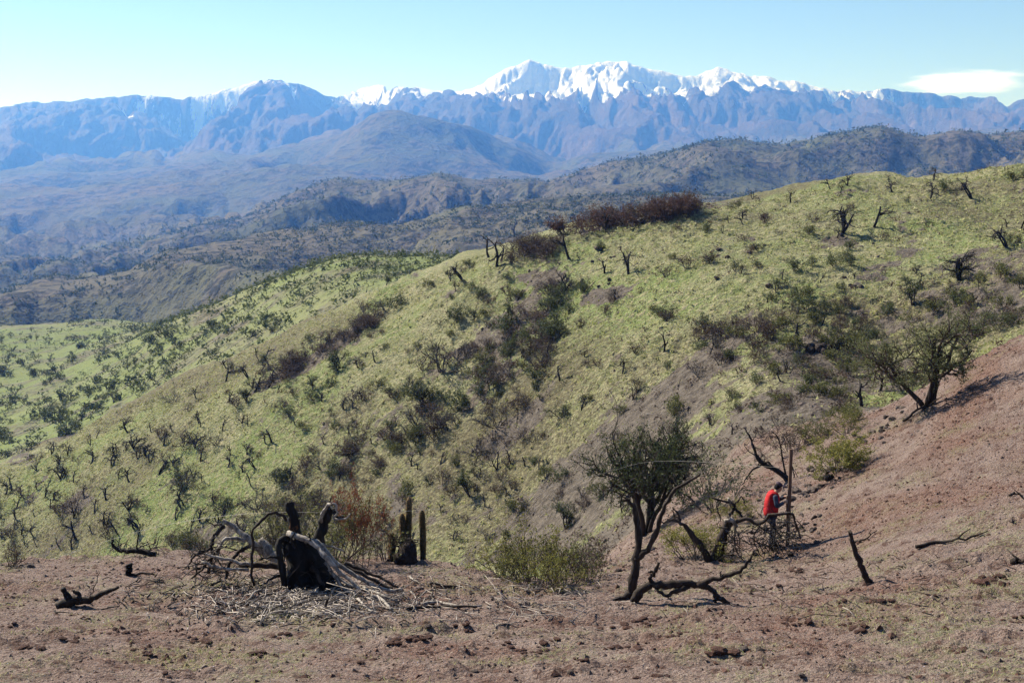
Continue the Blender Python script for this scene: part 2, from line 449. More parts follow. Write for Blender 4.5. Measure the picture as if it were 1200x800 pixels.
PYM = np.minimum.accumulate(np.where(TB < 2.9, 5000, PY), axis=1)     # skyline so far, row by row

def at(px, py, far=False):
    """the point of the ground seen at (px, py) of a 1200 x 800 frame"""
    c = int(np.clip(np.searchsorted(cols, px), 0, NC - 1))
    r = int(np.argmax(PYM[c] <= py))
    return np.array([TX[c, r], TY[c, r], TZ[c, r]])

def ground_z(x, y):
    """height of the ground under (x, y)"""
    p = 600 + FPX * x / max(y, 1)
    for _ in range(3):
        c = int(np.clip(np.searchsorted(cols, p), 1, NC - 2))
        z = np.interp(y, TY[c], TZ[c]); p = pix(x, y, z)[0]
    return float(z)

def scale_at(P):
    return (P[1] * CP - P[2] * SP) / FPX            # metres per pixel of the 1200 frame

def W(px, py, D):
    """a point seen at (px, py) standing at distance D"""
    z = float(z_of(py, D)); return np.array([(px - 600) / FPX * (D * CP - z * SP), D, z])

# ------------------------------------------------------------------ what covers the ground: grass or bare soil, red earth, snow
def blob(cx, cy, rx, ry, ang, s=1.0):
    a = math.radians(ang); u = (PX - cx) * math.cos(a) - (PY - cy) * math.sin(a); v = (PX - cx) * math.sin(a) + (PY - cy) * math.cos(a)
    return s * np.exp(-1.2 * ((u / rx) ** 4 + (v / ry) ** 4))
wx = 12 * perlin(TX / 9, TY / 9)
soil = np.zeros_like(TZ)
BL = [(735, 520, 150, 32, 42), (700, 590, 110, 45, 30), (640, 635, 60, 25, 20), (830, 420, 70, 16, 45), (860, 540, 120, 60, 30), (940, 470, 60, 40, 30),
      (1060, 395, 160, 45, 26), (1150, 345, 110, 45, 22), (985, 390, 60, 22, 30, 0.8), (1030, 318, 60, 16, 30, 0.8), (1130, 310, 60, 14, 22, .8),
      (710, 346, 40, 9, 8, .9), (633, 325, 28, 8, 0, .8), (548, 412, 34, 9, 20, 1), (500, 440, 40, 9, 22, .8), (597, 505, 60, 14, 38, 1), (560, 470, 30, 10, 30, .7),
      (600, 385, 50, 24, 35, .75), (575, 440, 40, 25, 40, .6), (390, 405, 80, 8, 34, .9), (330, 440, 50, 7, 30, .9), (200, 562, 26, 8, 25, .9), (520, 345, 25, 8, 15, .7), (90, 590, 22, 9, 20, .7), (255, 625, 50, 20, 20, .8),
      (640, 290, 35, 8, 20, .8), (750, 258, 90, 6, 10, .9), (840, 240, 60, 4, 8, .8), (1010, 222, 50, 5, 10, .8), (985, 285, 30, 8, 0, .6),
      (790, 470, 40, 20, 40, .8), (860, 385, 50, 12, 25, .6), (460, 480, 40, 20, 30, .5), (420, 530, 30, 14, 20, .5), (20, 538, 26, 10, 0, .9), (30, 470, 60, 5, 0, .5)]
for b in BL: soil = np.maximum(soil, blob(*b))
nz = fbm(TX / 7, TY / 9, 4, 0.6)
nz2 = fbm(TX / 2.2 + 40, TY / 1.6, 4, 0.65)
broad = fbm(TX / 26 + 3, TY / 26, 3, .5) + 0.35 * np.exp(-((PX - 580) / 150) ** 2 - ((PY - 460) / 90) ** 2) + 0.25 * np.exp(-((PX - 860) / 150) ** 2 - ((PY - 380) / 50) ** 2) - .25 * np.exp(-((PX - 1000) / 200) ** 2 - ((PY - 260) / 50) ** 2) - 0.2 * sstep(330, 200, PX)
hill = 0.8 * soil + 0.30 * nz + 0.34 * nz2 + 0.5 * np.clip(broad, -.4, .6) + .04
hillsoil = sstep(0.20, 0.80, hill)
nearsoil = np.where(PX < 640, 1 - sstep(5.6, 6.4, TB), 1 - sstep(7.2, 8.0, TB + 0.3 * nz))
soil_f = np.maximum(nearsoil, hillsoil * sstep(5.8, 6.4, TB))
soil_f = np.where(TB > 11.9, sstep(0.25, 0.65, 0.35 + 0.5 * fbm(TX / 60, TY / 60, 4)), soil_f)
# thin winter grass on the near soil
thin = sstep(-0.1, 0.75, fbm(TX / 2.4, TY / 1.9, 4, 0.6) + 0.30 * sstep(900, 1100, PX) * sstep(560, 640, PY) - 0.25 * sstep(980, 1050, PX) * (1 - sstep(560, 620, PY)) + .12 * sstep(740, 800, PY))
red = np.clip(sstep(0.0, 0.8, fbm(TX / 3.5 + 9, TY / 2.5, 3)) * 0.75 + blob(1140, 450, 120, 26, 65, .9) + blob(1060, 590, 120, 16, 10, .8) + blob(1000, 720, 130, 16, 6, .6) + blob(850, 742, 120, 25, 0, .4), 0, 1)
slope_x = np.gradient(TZ, axis=0) / (np.gradient(TX, axis=0) + 1e-6)
snow_line = 428 + 80 * fbm(TX / 800, TY / 1100, 4) + 0.9 * (mt + 120) + 2.2 * (mf + 30)
snow_line = snow_line + np.interp(PX, [-100, 100, 220, 300, 385, 400, 550, 575, 900, 1000, 1200], [70, 20, 25, 45, 40, 0, 0, 40, 20, 25, 50])
snow = sstep(-70, 80, TZ - snow_line) * sstep(22.5, 23, TB)

def band(name, k0, k1, mat, cs=1):
    r0 = 0 if k0 == 0 else row_start[k0]; r1 = row_start[k1] if k1 < K - 1 else NR - 1
    ci = np.arange(0, NC, cs); ci[-1] = NC - 1
    sl = np.ix_(ci, np.arange(r0, r1 + 1))
    V = np.stack([TX[sl], TY[sl], TZ[sl]], -1); nc, nr = V.shape[:2]
    i = np.arange(nc * nr).reshape(nc, nr)
    F = np.stack([i[:-1, :-1], i[1:, :-1], i[1:, 1:], i[:-1, 1:]], -1).reshape(-1, 4)
    me = quads_mesh(name, V.reshape(-1, 3), F, [mat], True)
    for nm, A in (('soil', soil_f), ('red', red), ('thin', thin), ('snow', snow)):
        at_ = me.attributes.new(nm, 'FLOAT', 'POINT'); at_.data.foreach_set('value', A[sl].astype(np.float32).ravel())
    return tag(link(name, me), kind='structure')

# near soil: pinkish grey-brown stony earth, red in places, a breath of pale grass
m = new_mat('stony_soil'); t = NT(m); v = t.coord()
n1 = t.noise(v, 1.3, 6, 0.65); n2 = t.noise(v, 9, 5, 0.7); n3 = t.noise(v, 38, 3, 0.7); vo = t.voro(v, 14); vo2 = t.voro(v, 5.5)
c = t.mix(t.ramp(n1, 0.3, 0.7), (0.172, 0.112, 0.094), (0.275, 0.203, 0.176))
c = t.mix(t.math('MULTIPLY', t.attr('red'), t.ramp(n2, 0.3, 0.62)), c, (0.175, 0.082, 0.058))
c = t.mix(t.math('MULTIPLY', t.math('MULTIPLY', t.attr('thin'), t.ramp(n2, 0.40, 0.62)), 0.62), c, (0.205, 0.225, 0.105))
c = t.mix(t.math('MULTIPLY', t.ramp(n3, 0.53, 0.66), 0.85), c, (0.055, 0.034, 0.028))
c = t.mix(t.math('MULTIPLY', t.ramp(n3, 0.46, 0.34), 0.7), c, (0.42, 0.36, 0.31))
nm = t.noise(v, 3.2, 4, 0.7)
c = t.mix(t.math('MULTIPLY', t.ramp(nm, 0.52, 0.64), 0.75), c, (0.085, 0.042, 0.032))
hgt = t.math('ADD', t.math('MULTIPLY', n2, 0.6), t.math('ADD', t.math('MULTIPLY', n3, 0.35), t.math('MULTIPLY', vo, 0.3)))
t.out(c, 0.95, t.bump(hgt, 1.0, 0.20), 0.15)
M['soil'] = m

# the green slope: short bright winter grass, straw, bare grey-brown earth
m = new_mat('slope_grass'); t = NT(m); v = t.coord()
n00 = t.noise(v, 0.035, 3, 0.6); n0 = t.noise(v, 0.06, 4, 0.6); n1 = t.noise(v, 0.28, 6, 0.65); n2 = t.noise(v, 1.6, 5, 0.7); n3 = t.noise(v, 5.0, 4, 0.7)
g = t.mix(t.ramp(n1, 0.35, 0.65), (0.205, 0.215, 0.100), (0.31, 0.30, 0.175))
g = t.mix(t.math('MULTIPLY', t.ramp(n0, 0.45, 0.62), 0.75), g, (0.20, 0.265, 0.082))
g = t.mix(t.math('MULTIPLY', t.ramp(n2, 0.48, 0.62), 0.85), g, (0.37, 0.33, 0.20))
g = t.mix(t.math('MULTIPLY', t.ramp(n3, 0.52, 0.63), 0.8), g, (0.075, 0.066, 0.036))
g = t.mix(t.math('MULTIPLY', t.ramp(n00, 0.48, 0.64), 0.6), g, (0.25, 0.215, 0.13))
s = t.mix(t.ramp(n2, 0.35, 0.65), (0.10, 0.082, 0.068), (0.195, 0.165, 0.138))
s = t.mix(t.math('MULTIPLY', t.ramp(n3, 0.55, 0.7), 0.5), s, (0.22, 0.19, 0.16))
nd = t.noise(t.coord((1, 1, 1.6)), 2.3, 4, 0.75)
g = t.mix(t.math('MULTIPLY', t.ramp(t.math('ADD', nd, t.math('MULTIPLY', t.math('SUBTRACT', n00, 0.5), 0.9)), 0.50, 0.60), 0.72), g, (0.10, 0.085, 0.055))
f = t.ramp(t.math('ADD', t.attr('soil'), t.math('MULTIPLY', t.math('SUBTRACT', n2, 0.5), 1.3)), 0.30, 0.72)
c = t.mix(f, g, s)
hgt = t.math('ADD', t.math('MULTIPLY', n2, 0.9), t.math('MULTIPLY', n3, 0.35))
t.out(c, 0.95, t.bump(hgt, 1.0, 0.8), 0.1)
M['slope'] = m

# valley fields and far scrub
def far_mat(name, grass, grass2, scrub, soilc, s1, s2, dens, bumpd):
    m = new_mat(name); t = NT(m); v = t.coord()
    n0 = t.noise(v, s1, 5, 0.6); n1 = t.noise(v, s1 * 5, 5, 0.65); n2 = t.noise(v, s2, 4, 0.7)
    c = t.mix(t.ramp(n0, 0.35, 0.65), grass, grass2)
    c = t.mix(t.ramp(n1, 0.46, 0.68), c, soilc)
    d = t.ramp(t.math('ADD', t.math('MULTIPLY', n2, 0.75), t.math('MULTIPLY', n1, 0.4)), dens, dens + 0.09)
    c = t.mix(t.math('MULTIPLY', d, 0.85), c, scrub)
    t.out(c, 0.95, t.bump(t.math('ADD', n2, n1), 1.0, bumpd), 0.05)
    return m
M['valley'] = far_mat('valley_pasture', (0.155, 0.185, 0.072), (0.19, 0.195, 0.10), (0.05, 0.052, 0.034), (0.155, 0.135, 0.105), 0.012, 0.6, 0.60, 0.9)
M['foothill'] = far_mat('scrubby_foothill', (0.090, 0.094, 0.055), (0.115, 0.10, 0.075), (0.028, 0.031, 0.026), (0.11, 0.092, 0.08), 0.0035, 0.09, 0.55, 5.0)
M['plain'] = far_mat('far_scrub', (0.075, 0.082, 0.048), (0.11, 0.09, 0.065), (0.028, 0.032, 0.025), (0.10, 0.078, 0.066), 0.0016, 0.03, 0.56, 16.0)

m = new_mat('mountain_rock_and_snow'); t = NT(m); v = t.coord()
n0 = t.noise(v, 0.0009, 6, 0.65); n1 = t.noise(v, 0.006, 7, 0.7); n2 = t.noise(t.coord((1, 0.4, 0.3)), 0.017, 6, 0.75)
c = t.mix(t.ramp(n0, 0.35, 0.65), (0.065, 0.055, 0.045), (0.12, 0.082, 0.068))
c = t.mix(t.math('MULTIPLY', t.ramp(n1, 0.5, 0.66), 0.7), c, (0.045, 0.042, 0.036))
c = t.mix(t.math('MULTIPLY', t.ramp(n1, 0.45, 0.32), 0.5), c, (0.22, 0.16, 0.13))
sn = t.ramp(t.math('ADD', t.attr('snow'), t.math('MULTIPLY', t.math('SUBTRACT', n2, 0.5), 2.4)), 0.36, 0.66)
sn = t.math('MULTIPLY', sn, t.ramp(t.attr('snow'), 0.03, 0.22))
c = t.mix(sn, c, (0.82, 0.83, 0.85))
t.out(c, 0.9, t.bump(t.math('ADD', n1, n2), 1.0, 55.0), 0.1)
M['mountain'] = m

band('ground', 0, 7, M['soil'])
band('hillside', 7, 12, M['slope'], 1)
band('valley', 12, 15, M['valley'], 2)
band('foothills', 15, 19, M['foothill'], 1)
band('far_valley', 19, 22, M['plain'], 2)
band('mountains', 22, K - 1, M['mountain'], 1)

# ------------------------------------------------------------------ air: pale blue haze round the camera and the whole valley
lo = TZ.min() - 1.5; hi = TZ.max() + 12
bx0, bx1 = TX.min() - 60, TX.max() + 60; by0, by1 = -80.0, 16100.0
V = np.array([[x, y, z] for x in (bx0, bx1) for y in (by0, by1) for z in (lo, hi)])
F = [(0, 1, 3, 2), (4, 6, 7, 5), (0, 4, 5, 1), (2, 3, 7, 6), (0, 2, 6, 4), (1, 5, 7, 3)]
mb = MB(); mb.add(V, F)
m = new_mat('haze_air'); t = NT(m)
pv = t.n.new('ShaderNodeVolumePrincipled'); o_ = t.n.new('ShaderNodeOutputMaterial')
pv.inputs['Color'].default_value = (0.105, 0.31, 1.0, 1)
pv.inputs['Absorption Color'].default_value = (1, 1, 1, 1)
pv.inputs['Density'].default_value = 0.000135
pv.inputs['Anisotropy'].default_value = 0.25
t.l.new(pv.outputs[0], o_.inputs['Volume'])
tag(mb.build('haze', m, None, False), 'pale blue haze filling the valley towards the mountains', 'haze', kind='stuff')

# ------------------------------------------------------------------ plants: generators
def norm(v): return v / (np.linalg.norm(v) + 1e-9)

def branch(mb, rng, p, d, L, r, lvl, P, tips, wood_hi=None):
    """one crooked tapering branch and, from it, the next order"""
    n = P['seg'][lvl]; pts = [p]; q = p.copy(); dd = norm(d); st = L / n
    for i in range(n):
        dd = norm(dd + rng.standard_normal(3) * P['crook'][lvl] + np.array([0, 0, P['up'][lvl]]))
        q = q + dd * st; pts.append(q)
    pts = np.array(pts); R = np.linspace(r, r * P['taper'][lvl], n + 1)
    tgt = mb if lvl < P['split'] or wood_hi is None else wood_hi
    tgt.add(*tube_vf(pts, R, P['sides'][lvl], P.get('wob', 0.0) if lvl == 0 else 0, rng))
    last = lvl == len(P['seg']) - 1
    if last:
        tips.append(pts)
        return
    for j in range(rng.integers(*P['kids'][lvl])):
        t = rng.uniform(P['from'][lvl], 1.0) * n; k = min(int(t), n - 1); f = t - k
        b = pts[k] * (1 - f) + pts[k + 1] * f; tang = norm(pts[k + 1] - pts[k])
        side = norm(np.cross(tang, rng.standard_normal(3))); a = math.radians(rng.uniform(*P['ang'][lvl]))
        branch(mb, rng, b, tang * math.cos(a) + side * math.sin(a), L * rng.uniform(*P['len'][lvl]), R[k] * 0.72, lvl + 1, P, tips, wood_hi)

def plant(seed, P):
    """-> (trunk builder, twig builder, leaf verts, leaf faces), normalised to height 1 with its base at the origin"""
    rng = np.random.default_rng(seed); lo_, hi_ = MB(), MB(); tips = []
    for s in range(rng.integers(*P['stems'])):
        a = rng.uniform(0, 2 * math.pi); lean = math.radians(rng.uniform(*P['lean']))
        d = np.array([math.cos(a) * math.sin(lean), math.sin(a) * math.sin(lean), math.cos(lean)])
        off = np.array([math.cos(a), math.sin(a), 0]) * P.get('spread', 0.0) * rng.uniform(0, 1)
        branch(lo_, rng, off + np.array([0, 0, -0.03]), d, P['L'] * rng.uniform(0.75, 1.1), P['r'] * rng.uniform(0.7, 1.1), 0, P, tips, hi_)
    LV, LF = np.zeros((0, 3)), np.zeros((0, 4), int)
    if P.get('leaves', 0):
        T = np.concatenate(tips); w = np.arange(len(T)) % (P['seg'][-1] + 1) > 0
        T = T[w]; pick = T[rng.integers(0, len(T), P['leaves'])] + rng.standard_normal((P['leaves'], 3)) * P['leafspread']
        keep = fbm(pick[:, 0] * 5 + seed, pick[:, 2] * 5 + pick[:, 1] * 4, 2) > P.get('gap', -0.5)
        LV, LF = leaf_quads(pick[keep], P['leafsize'], rng, P.get('aspect', 0.5))
    zmax = np.percentile(LV[:, 2], 98) if len(LV) else max(np.percentile(np.concatenate(hi_.v)[:, 2], 97) if hi_.v else 0, np.concatenate(lo_.v)[:, 2].max() * .8)
    for b in (lo_, hi_): b.v = [v / zmax for v in b.v]
    return lo_, hi_, LV / zmax, LF

def crown_mesh(name, hi_, LV, LF, twigm, leafm):
    c = MB()
    if hi_.v: c.add(np.concatenate(hi_.v), hi_.f, 0)
    if len(LV): c.add(LV, LF.tolist(), 1)
    me = c.mesh(name, [twigm, leafm] if len(LV) else [twigm], False)
    return me

def joined_mesh(name, lo_, hi_, LV, LF, mats):
    c = MB(); c.add(np.concatenate(lo_.v), lo_.f, 0)
    if hi_.v: c.add(np.concatenate(hi_.v), hi_.f, 1)
    if len(LV): c.add(LV, LF.tolist(), 2)
    return c.mesh(name, mats if len(LV) else mats[:2], False)

BURNT = dict(stems=(1, 4), lean=(8, 42), L=0.75, r=0.045, seg=[5, 5, 4, 3], crook=[.16, .24, .3, .35], up=[.06, -.03, -.10, -.12], taper=[.55, .4, .4, .3],
             sides=[6, 4, 3, 3], kids=[(3, 6), (3, 6), (2, 5)], ang=[(25, 75), (25, 80), (25, 80)], len=[(.45, .8), (.4, .75), (.4, .7)], split=1, spread=0.05, wob=.1)
BURNT['from'] = [.35, .25, .2]
SNAG = dict(BURNT, stems=(1, 3), kids=[(2, 5), (1, 4), (1, 3)], up=[.1, .03, 0, 0])
GTREE = dict(BURNT, stems=(2, 4), lean=(10, 32), kids=[(4, 6), (4, 6), (3, 5)], up=[.08, .07, .05, .05], leaves=1500, leafspread=.03, leafsize=.055, gap=-.35)
GTREE['from'] = [.45, .3, .2]
BUSH = dict(stems=(7, 11), lean=(5, 65), L=0.55, r=0.014, seg=[4, 4, 3], crook=[.18, .25, .3], up=[.08, .04, .0], taper=[.5, .4, .3], sides=[4, 3, 3],
            kids=[(3, 6), (2, 4)], ang=[(20, 60), (20, 70)], len=[(.4, .75), (.4, .7)], split=1, spread=.16, leaves=900, leafspread=.05, leafsize=.075, gap=-.6)
BUSH['from'] = [.3, .2]
DRY = dict(BUSH, leaves=420, leafsize=.05, kids=[(5, 8), (3, 5)], leafspread=.03)
BARE = dict(BUSH, leaves=0, kids=[(5, 8), (3, 6)], r=.018)

PROTO = {}
def protos(kind, name, n, P, mats, seed):
    PROTO[kind] = []
    for i in range(n):
        lo_, hi_, LV, LF = plant(seed + i, P)
        PROTO[kind].append((name, lo_.mesh('trunk', [mats[0]]), crown_mesh('crown', hi_, LV, LF, mats[1], mats[2]),
                            joined_mesh(name, lo_, hi_, LV, LF, mats)))
protos('b', 'burnt_tree', 7, BURNT, [M['char'], M['twig_black'], M['leaf_brown']], 100)
protos('s', 'burnt_snag', 5, SNAG, [M['char'], M['twig_black'], M['leaf_brown']], 200)
protos('t', 'thorn_tree', 5, GTREE, [M['bark'], M['twig_black'], M['leaf_dark']], 300)
protos('g', 'green_bush', 5, BUSH, [M['twig'], M['twig'], M['leaf_green']], 400)
protos('y', 'olive_bush', 4, BUSH, [M['twig'], M['twig'], M['leaf_olive']], 450)
protos('d', 'dry_bush', 5, DRY, [M['twig'], M['twig'], M['leaf_brown']], 500)
protos('r', 'russet_bush', 4, dict(DRY, leaves=900), [M['twig'], M['twig'], M['leaf_russet']], 550)
protos('k', 'bare_bush', 4, BARE, [M['twig_grey'], M['twig_grey'], M['leaf_brown']], 600)

SHAPE = {'b': 'black bare-branched tree', 's': 'sparse black snag', 't': 'dark green thorn tree',
         'g': 'round grey-green bush', 'y': 'olive yellow-green bush', 'd': 'low dry brown bush', 'r': 'russet dry bush', 'k': 'leafless grey bush'}
CATG = {'b': 'burnt tree', 's': 'burnt tree', 't': 'tree', 'g': 'bush', 'y': 'bush', 'd': 'bush', 'r': 'bush', 'k': 'bush'}
LIMIT = {}

MARKS = [(730, 262, 'by the russet thicket on the crest'), (590, 295, 'by the tall black snags where the crest dips'), (880, 245, 'on the open grassy ridge crest'), (1110, 218, 'on the highest grass of the ridge'),
         (985, 285, 'on the smooth upper grass below the crest'), (1170, 300, 'on the brown upper slope below the highest grass'), (710, 345, 'by the small brown scar below the thicket'), (800, 330, 'on the stony grass below the open crest'),
         (615, 405, 'in the dark brush patch halfway up'), (500, 490, 'among brush in the middle of the slope'), (375, 412, 'beside the brush-filled ravine'), (455, 350, 'on the slope edge facing the scrubby knoll'),
         (530, 390, 'between the ravine and the dark brush patch'), (690, 460, 'on the grass above the long bare strip'), (760, 520, 'beside the long bare grey strip'), (850, 400, 'on stony ground above the bare strip'), (963, 408, 'by the black rock outcrop'),
         (1090, 370, 'on the brown bank behind the spreading thorn tree'), (900, 480, 'in the gully head above the bent bare tree'), (600, 560, 'just above the foot of the bare strip'), (640, 620, 'in the gully behind the bush row'),
         (440, 545, 'low on the slope behind the russet shrub'), (330, 590, 'low on the slope behind the stump pile'), (210, 600, 'on the low grass past the stump pile end'), (260, 500, 'on the long grass slope dropping to the meadow'), (150, 520, 'on the grass shoulder over the meadow'), (70, 580, 'on the lowest grass toward the meadow')]
def zone(P, px, py):
    if P[1] > 195: return 'in the green valley below the slope'
    return min(MARKS, key=lambda q: (q[0] - px) ** 2 + 2.2 * (q[1] - py) ** 2)[2]
RIDGE_X = [-450, 0, 40, 150, 300, 430, 500, 560, 600, 700, 750, 800, 900, 1000, 1100, 1200, 1650]
RIDGE_Y = [545, 550, 536, 472, 405, 348, 317, 298, 286, 264, 255, 247, 234, 217, 204, 193, 150]

COUNT = {}
def put(kind, px, py, hpx, rng=RNG, label=None, wide=1.0, var=None):
    P = at(px, py)
    sz = hpx * scale_at(P) * 1.06
    i = int(rng.integers(len(PROTO[kind]))) if var is None else var
    name, tr, cr, jo = PROTO[kind][i]
    if hpx >= 15:
        o = empty(name); o.location = P
        link('trunk', tr, o); link('crown', cr, o)
    else:
        o = link(name, jo); o.location = P
    o.scale = (sz * wide * rng.uniform(.85, 1.2), sz * wide * rng.uniform(.85, 1.2), sz)
    o.rotation_euler = (rng.uniform(-.1, .1), rng.uniform(-.1, .1), rng.uniform(0, 6.28))
    z = zone(P, px, py)
    tag(o, label or (('tall ' if sz > 2.3 else 'tiny ' if sz < 1.2 else '') + f'{SHAPE[kind]} {z}'), CATG[kind], f'{name.replace("_", " ")} plants {z}')
    COUNT[kind] = COUNT.get(kind, 0) + 1
    return o

# plants picked out one by one on the green hillside: kind, x, y of the foot, height
LIST = '''b1090,235,20 g1106,227,14 b1137,234,24 b1046,226,14 b1092,212,16 s1041,215,9 b992,221,13 s972,222,10 s926,240,15 b987,275,30 b980,281,12 s1023,270,20 s1193,273,15 b1180,291,24
b1123,329,32 t1068,358,28 g975,313,15 g995,312,13 g988,304,11 g930,320,15 g953,312,11 b960,332,13 b910,345,13 g945,363,17 g968,365,15 d990,360,13 y1120,352,13 y1170,325,17 y1195,337,15 y1135,360,11 y1175,360,13
b710,273,25 s666,304,21 s707,320,18 b737,322,30 b660,343,22 g640,367,15 g652,363,14 g664,369,14 g648,378,14 g777,375,17 d834,310,14 d805,315,14 d780,325,14 b880,237,11 b853,262,9 b870,258,10 b897,262,13 s847,275,11
d880,298,12 b868,322,11 s778,414,24 d845,392,17 d865,387,13 s602,280,18 s643,268,15 d612,302,20 d625,294,18 d598,310,14 s582,314,34 s573,302,28 s587,306,26 s528,330,16 b541,329,20 d538,340,11 g565,350,12 g462,362,18
t452,335,13 s440,425,18 b420,432,14 t395,436,22 d402,400,14 g533,382,21 t595,382,26 k520,437,36 d548,418,14 d517,432,22 d580,452,24 d595,437,18 g580,457,14 g537,482,24 t495,477,28 d510,507,22 g490,512,14 y540,472,10
d420,512,21 d407,537,18 d440,557,17 s655,447,24 b680,482,20 t650,502,24 k580,502,24 s582,552,26 s598,545,20 d614,520,16 t550,582,30 s605,498,15 b545,577,11 k213,572,24 d85,602,26 s235,501,17 t288,472,19 d190,517,17
b155,527,18 b170,536,14 b130,547,19 s137,562,14 b185,557,20 b215,592,20 b160,620,19 s107,627,15 s88,632,18 b125,617,17 s17,622,15 s40,605,11 b70,562,20 s85,567,17 d40,542,14 d12,664,20 b60,532,16 s200,640,18 b233,612,18
s250,590,16 t255,610,24 k300,598,20 b330,560,16 d350,610,22 d372,590,16 d355,556,14 b310,520,14 s345,500,14 d330,480,12 g365,470,13 s378,520,12 b402,480,13 g385,455,12 d430,470,14 s462,500,15 d470,520,15 g455,530,12
g630,395,18 g612,402,16 g598,410,14 d640,408,18 d620,420,16 g655,395,15 d600,395,14 k630,430,18 g590,420,12 d575,410,13 b730,440,18 d716,360,12 d745,415,12 g860,470,12 y790,487,20 k820,445,16 d700,430,12 s740,470,18 y728,484,10
d900,400,14 d915,380,15 g930,350,14 y905,440,14 g885,450,14 s934,406,30 d948,398,16 y955,378,12 g978,398,14 y1005,405,12 k1018,398,14 g1024,398,11 y958,466,20 y979,425,14 y992,410,17 y983,468,15 y994,440,14 d1012,380,12
s1030,459,36 s1008,477,32 y1000,495,16 g1040,372,14 d1070,378,12 y1095,372,13 d600,575,14 y607,600,14 b660,610,14 t663,622,30 y640,560,12 d655,585,11 s702,545,10 y690,470,8'''.split()
for e in LIST:
    x, y, hh = e[1:].split(',')
    put(e[0], float(x), float(y), float(hh))
# russet thicket along the crest
for i in range(34):
    x = RNG.uniform(645, 818); put('r' if RNG.random() < .75 else 'd', x, np.interp(x, [645, 700, 760, 818], [279, 266, 258, 247]) + RNG.uniform(-2, 6), RNG.uniform(15, 23), wide=1.25)
for i in range(10):
    put('d', RNG.uniform(596, 650), RNG.uniform(284, 306), RNG.uniform(12, 20), wide=1.2)
# brown scrub in the ravine and dark brush clumps
for i in range(40):
    u = RNG.random(); put('d' if RNG.random() < .7 else 'k', 305 + 150 * u + RNG.normal(0, 5), 452 - 84 * u + RNG.normal(0, 4), RNG.uniform(8, 15), wide=1.3)
for cx, cy, sx, sy, n in ((625, 395, 25, 14, 16), (585, 450, 26, 18, 14), (500, 495, 25, 16, 12), (430, 540, 30, 18, 12), (350, 590, 30, 20, 12), (840, 400, 40, 22, 14), (940, 390, 40, 25, 16), (640, 350, 30, 10, 8), (950, 450, 30, 30, 12), (250, 630, 40, 14, 10), (560, 540, 30, 22, 10), (890, 500, 26, 22, 8), (1150, 375, 45, 12, 14)):
    for i in range(n):
        put(RNG.choice(list('ddkgsyd')), cx + RNG.normal(0, sx), cy + RNG.normal(0, sy), RNG.uniform(9, 18), wide=1.2)
# the rest of the slope, sown by chance
taken = []
def sow(n, x0, x1, kinds, h0, h1, ylo=10, yhi=655, gap=9):
    k = 0; tries = 0
    while k < n and tries < n * 30:
        tries += 1
        x = RNG.uniform(x0, x1); y = RNG.uniform(np.interp(x, RIDGE_X, RIDGE_Y) + ylo, min(yhi, np.interp(x, [0, 650, 800, 1000, 1200], [650, 640, 560, 440, 340])))
        if not (y == y) or any((x - a) ** 2 + ((y - b) * 1.3) ** 2 < gap * gap for a, b in taken): continue
        taken.append((x, y)); put(RNG.choice(kinds), x, y, RNG.uniform(h0, h1) * (0.75 + 0.4 * (y - 200) / 450)); k += 1
sow(105, -60, 330, list('bbsbsd'), 10, 19)
sow(90, 200, 600, list('bsdgdtbk'), 9, 17)
sow(80, 560, 1000, list('dgsbdkyg'), 8, 15)
sow(28, 850, 1240, list('bgdsy'), 9, 15, 6)
sow(70, 330, 640, list('dgkdy'), 6, 11)

# ------------------------------------------------------------------ valley trees below the slope
VT = []
for i in range(6):
    lo_, hi_, LV, LF = plant(700 + i, dict(BUSH, stems=(3, 5), lean=(5, 45), spread=0.0, L=.8, r=.03, leaves=170, leafsize=.13, leafspread=.05, kids=[(3, 5), (1, 3)]))
    VT.append(joined_mesh('valley_tree', lo_, hi_, LV, LF, [M['char'], M['twig_black'], M['leaf_dark']]))
nv = 0; tries = 0
while nv < 290 and tries < 9000:
    tries += 1
    x = RNG.uniform(-40, 470); y = RNG.uniform(375, 545)
    P = at(x, y)
    if not (195 < P[1] < 700): continue
    if perlin(x / 40, y / 16) < -0.12 - 0.3 * RNG.random(): continue
    hp = RNG.uniform(5, 12) * np.clip(330 / P[1], .55, 1.25)
    o = link('valley_tree', VT[int(RNG.integers(6))], None, P); sz = hp * scale_at(P)
    o.scale = (sz * RNG.uniform(.9, 1.5), sz * RNG.uniform(.9, 1.5), sz); o.rotation_euler = (0, 0, RNG.uniform(0, 6.28))
    big = 'spreading ' if hp * scale_at(P) > 2.6 else 'little ' if hp * scale_at(P) < 1.7 else ''
    where = ('on the scrubby knoll beyond the green slope' if x > 225 else 'at the foot of the slope on the meadow edge' if x > 130 and P[1] < 330 else 'in the middle of the bright valley meadow' if P[1] < 290
             else 'along the meadow beyond its middle' if P[1] < 400 else 'at the far end of the valley floor')
    tag(o, f'{big}dark tree {where}', 'tree', f'{big}trees {where}')
    nv += 1

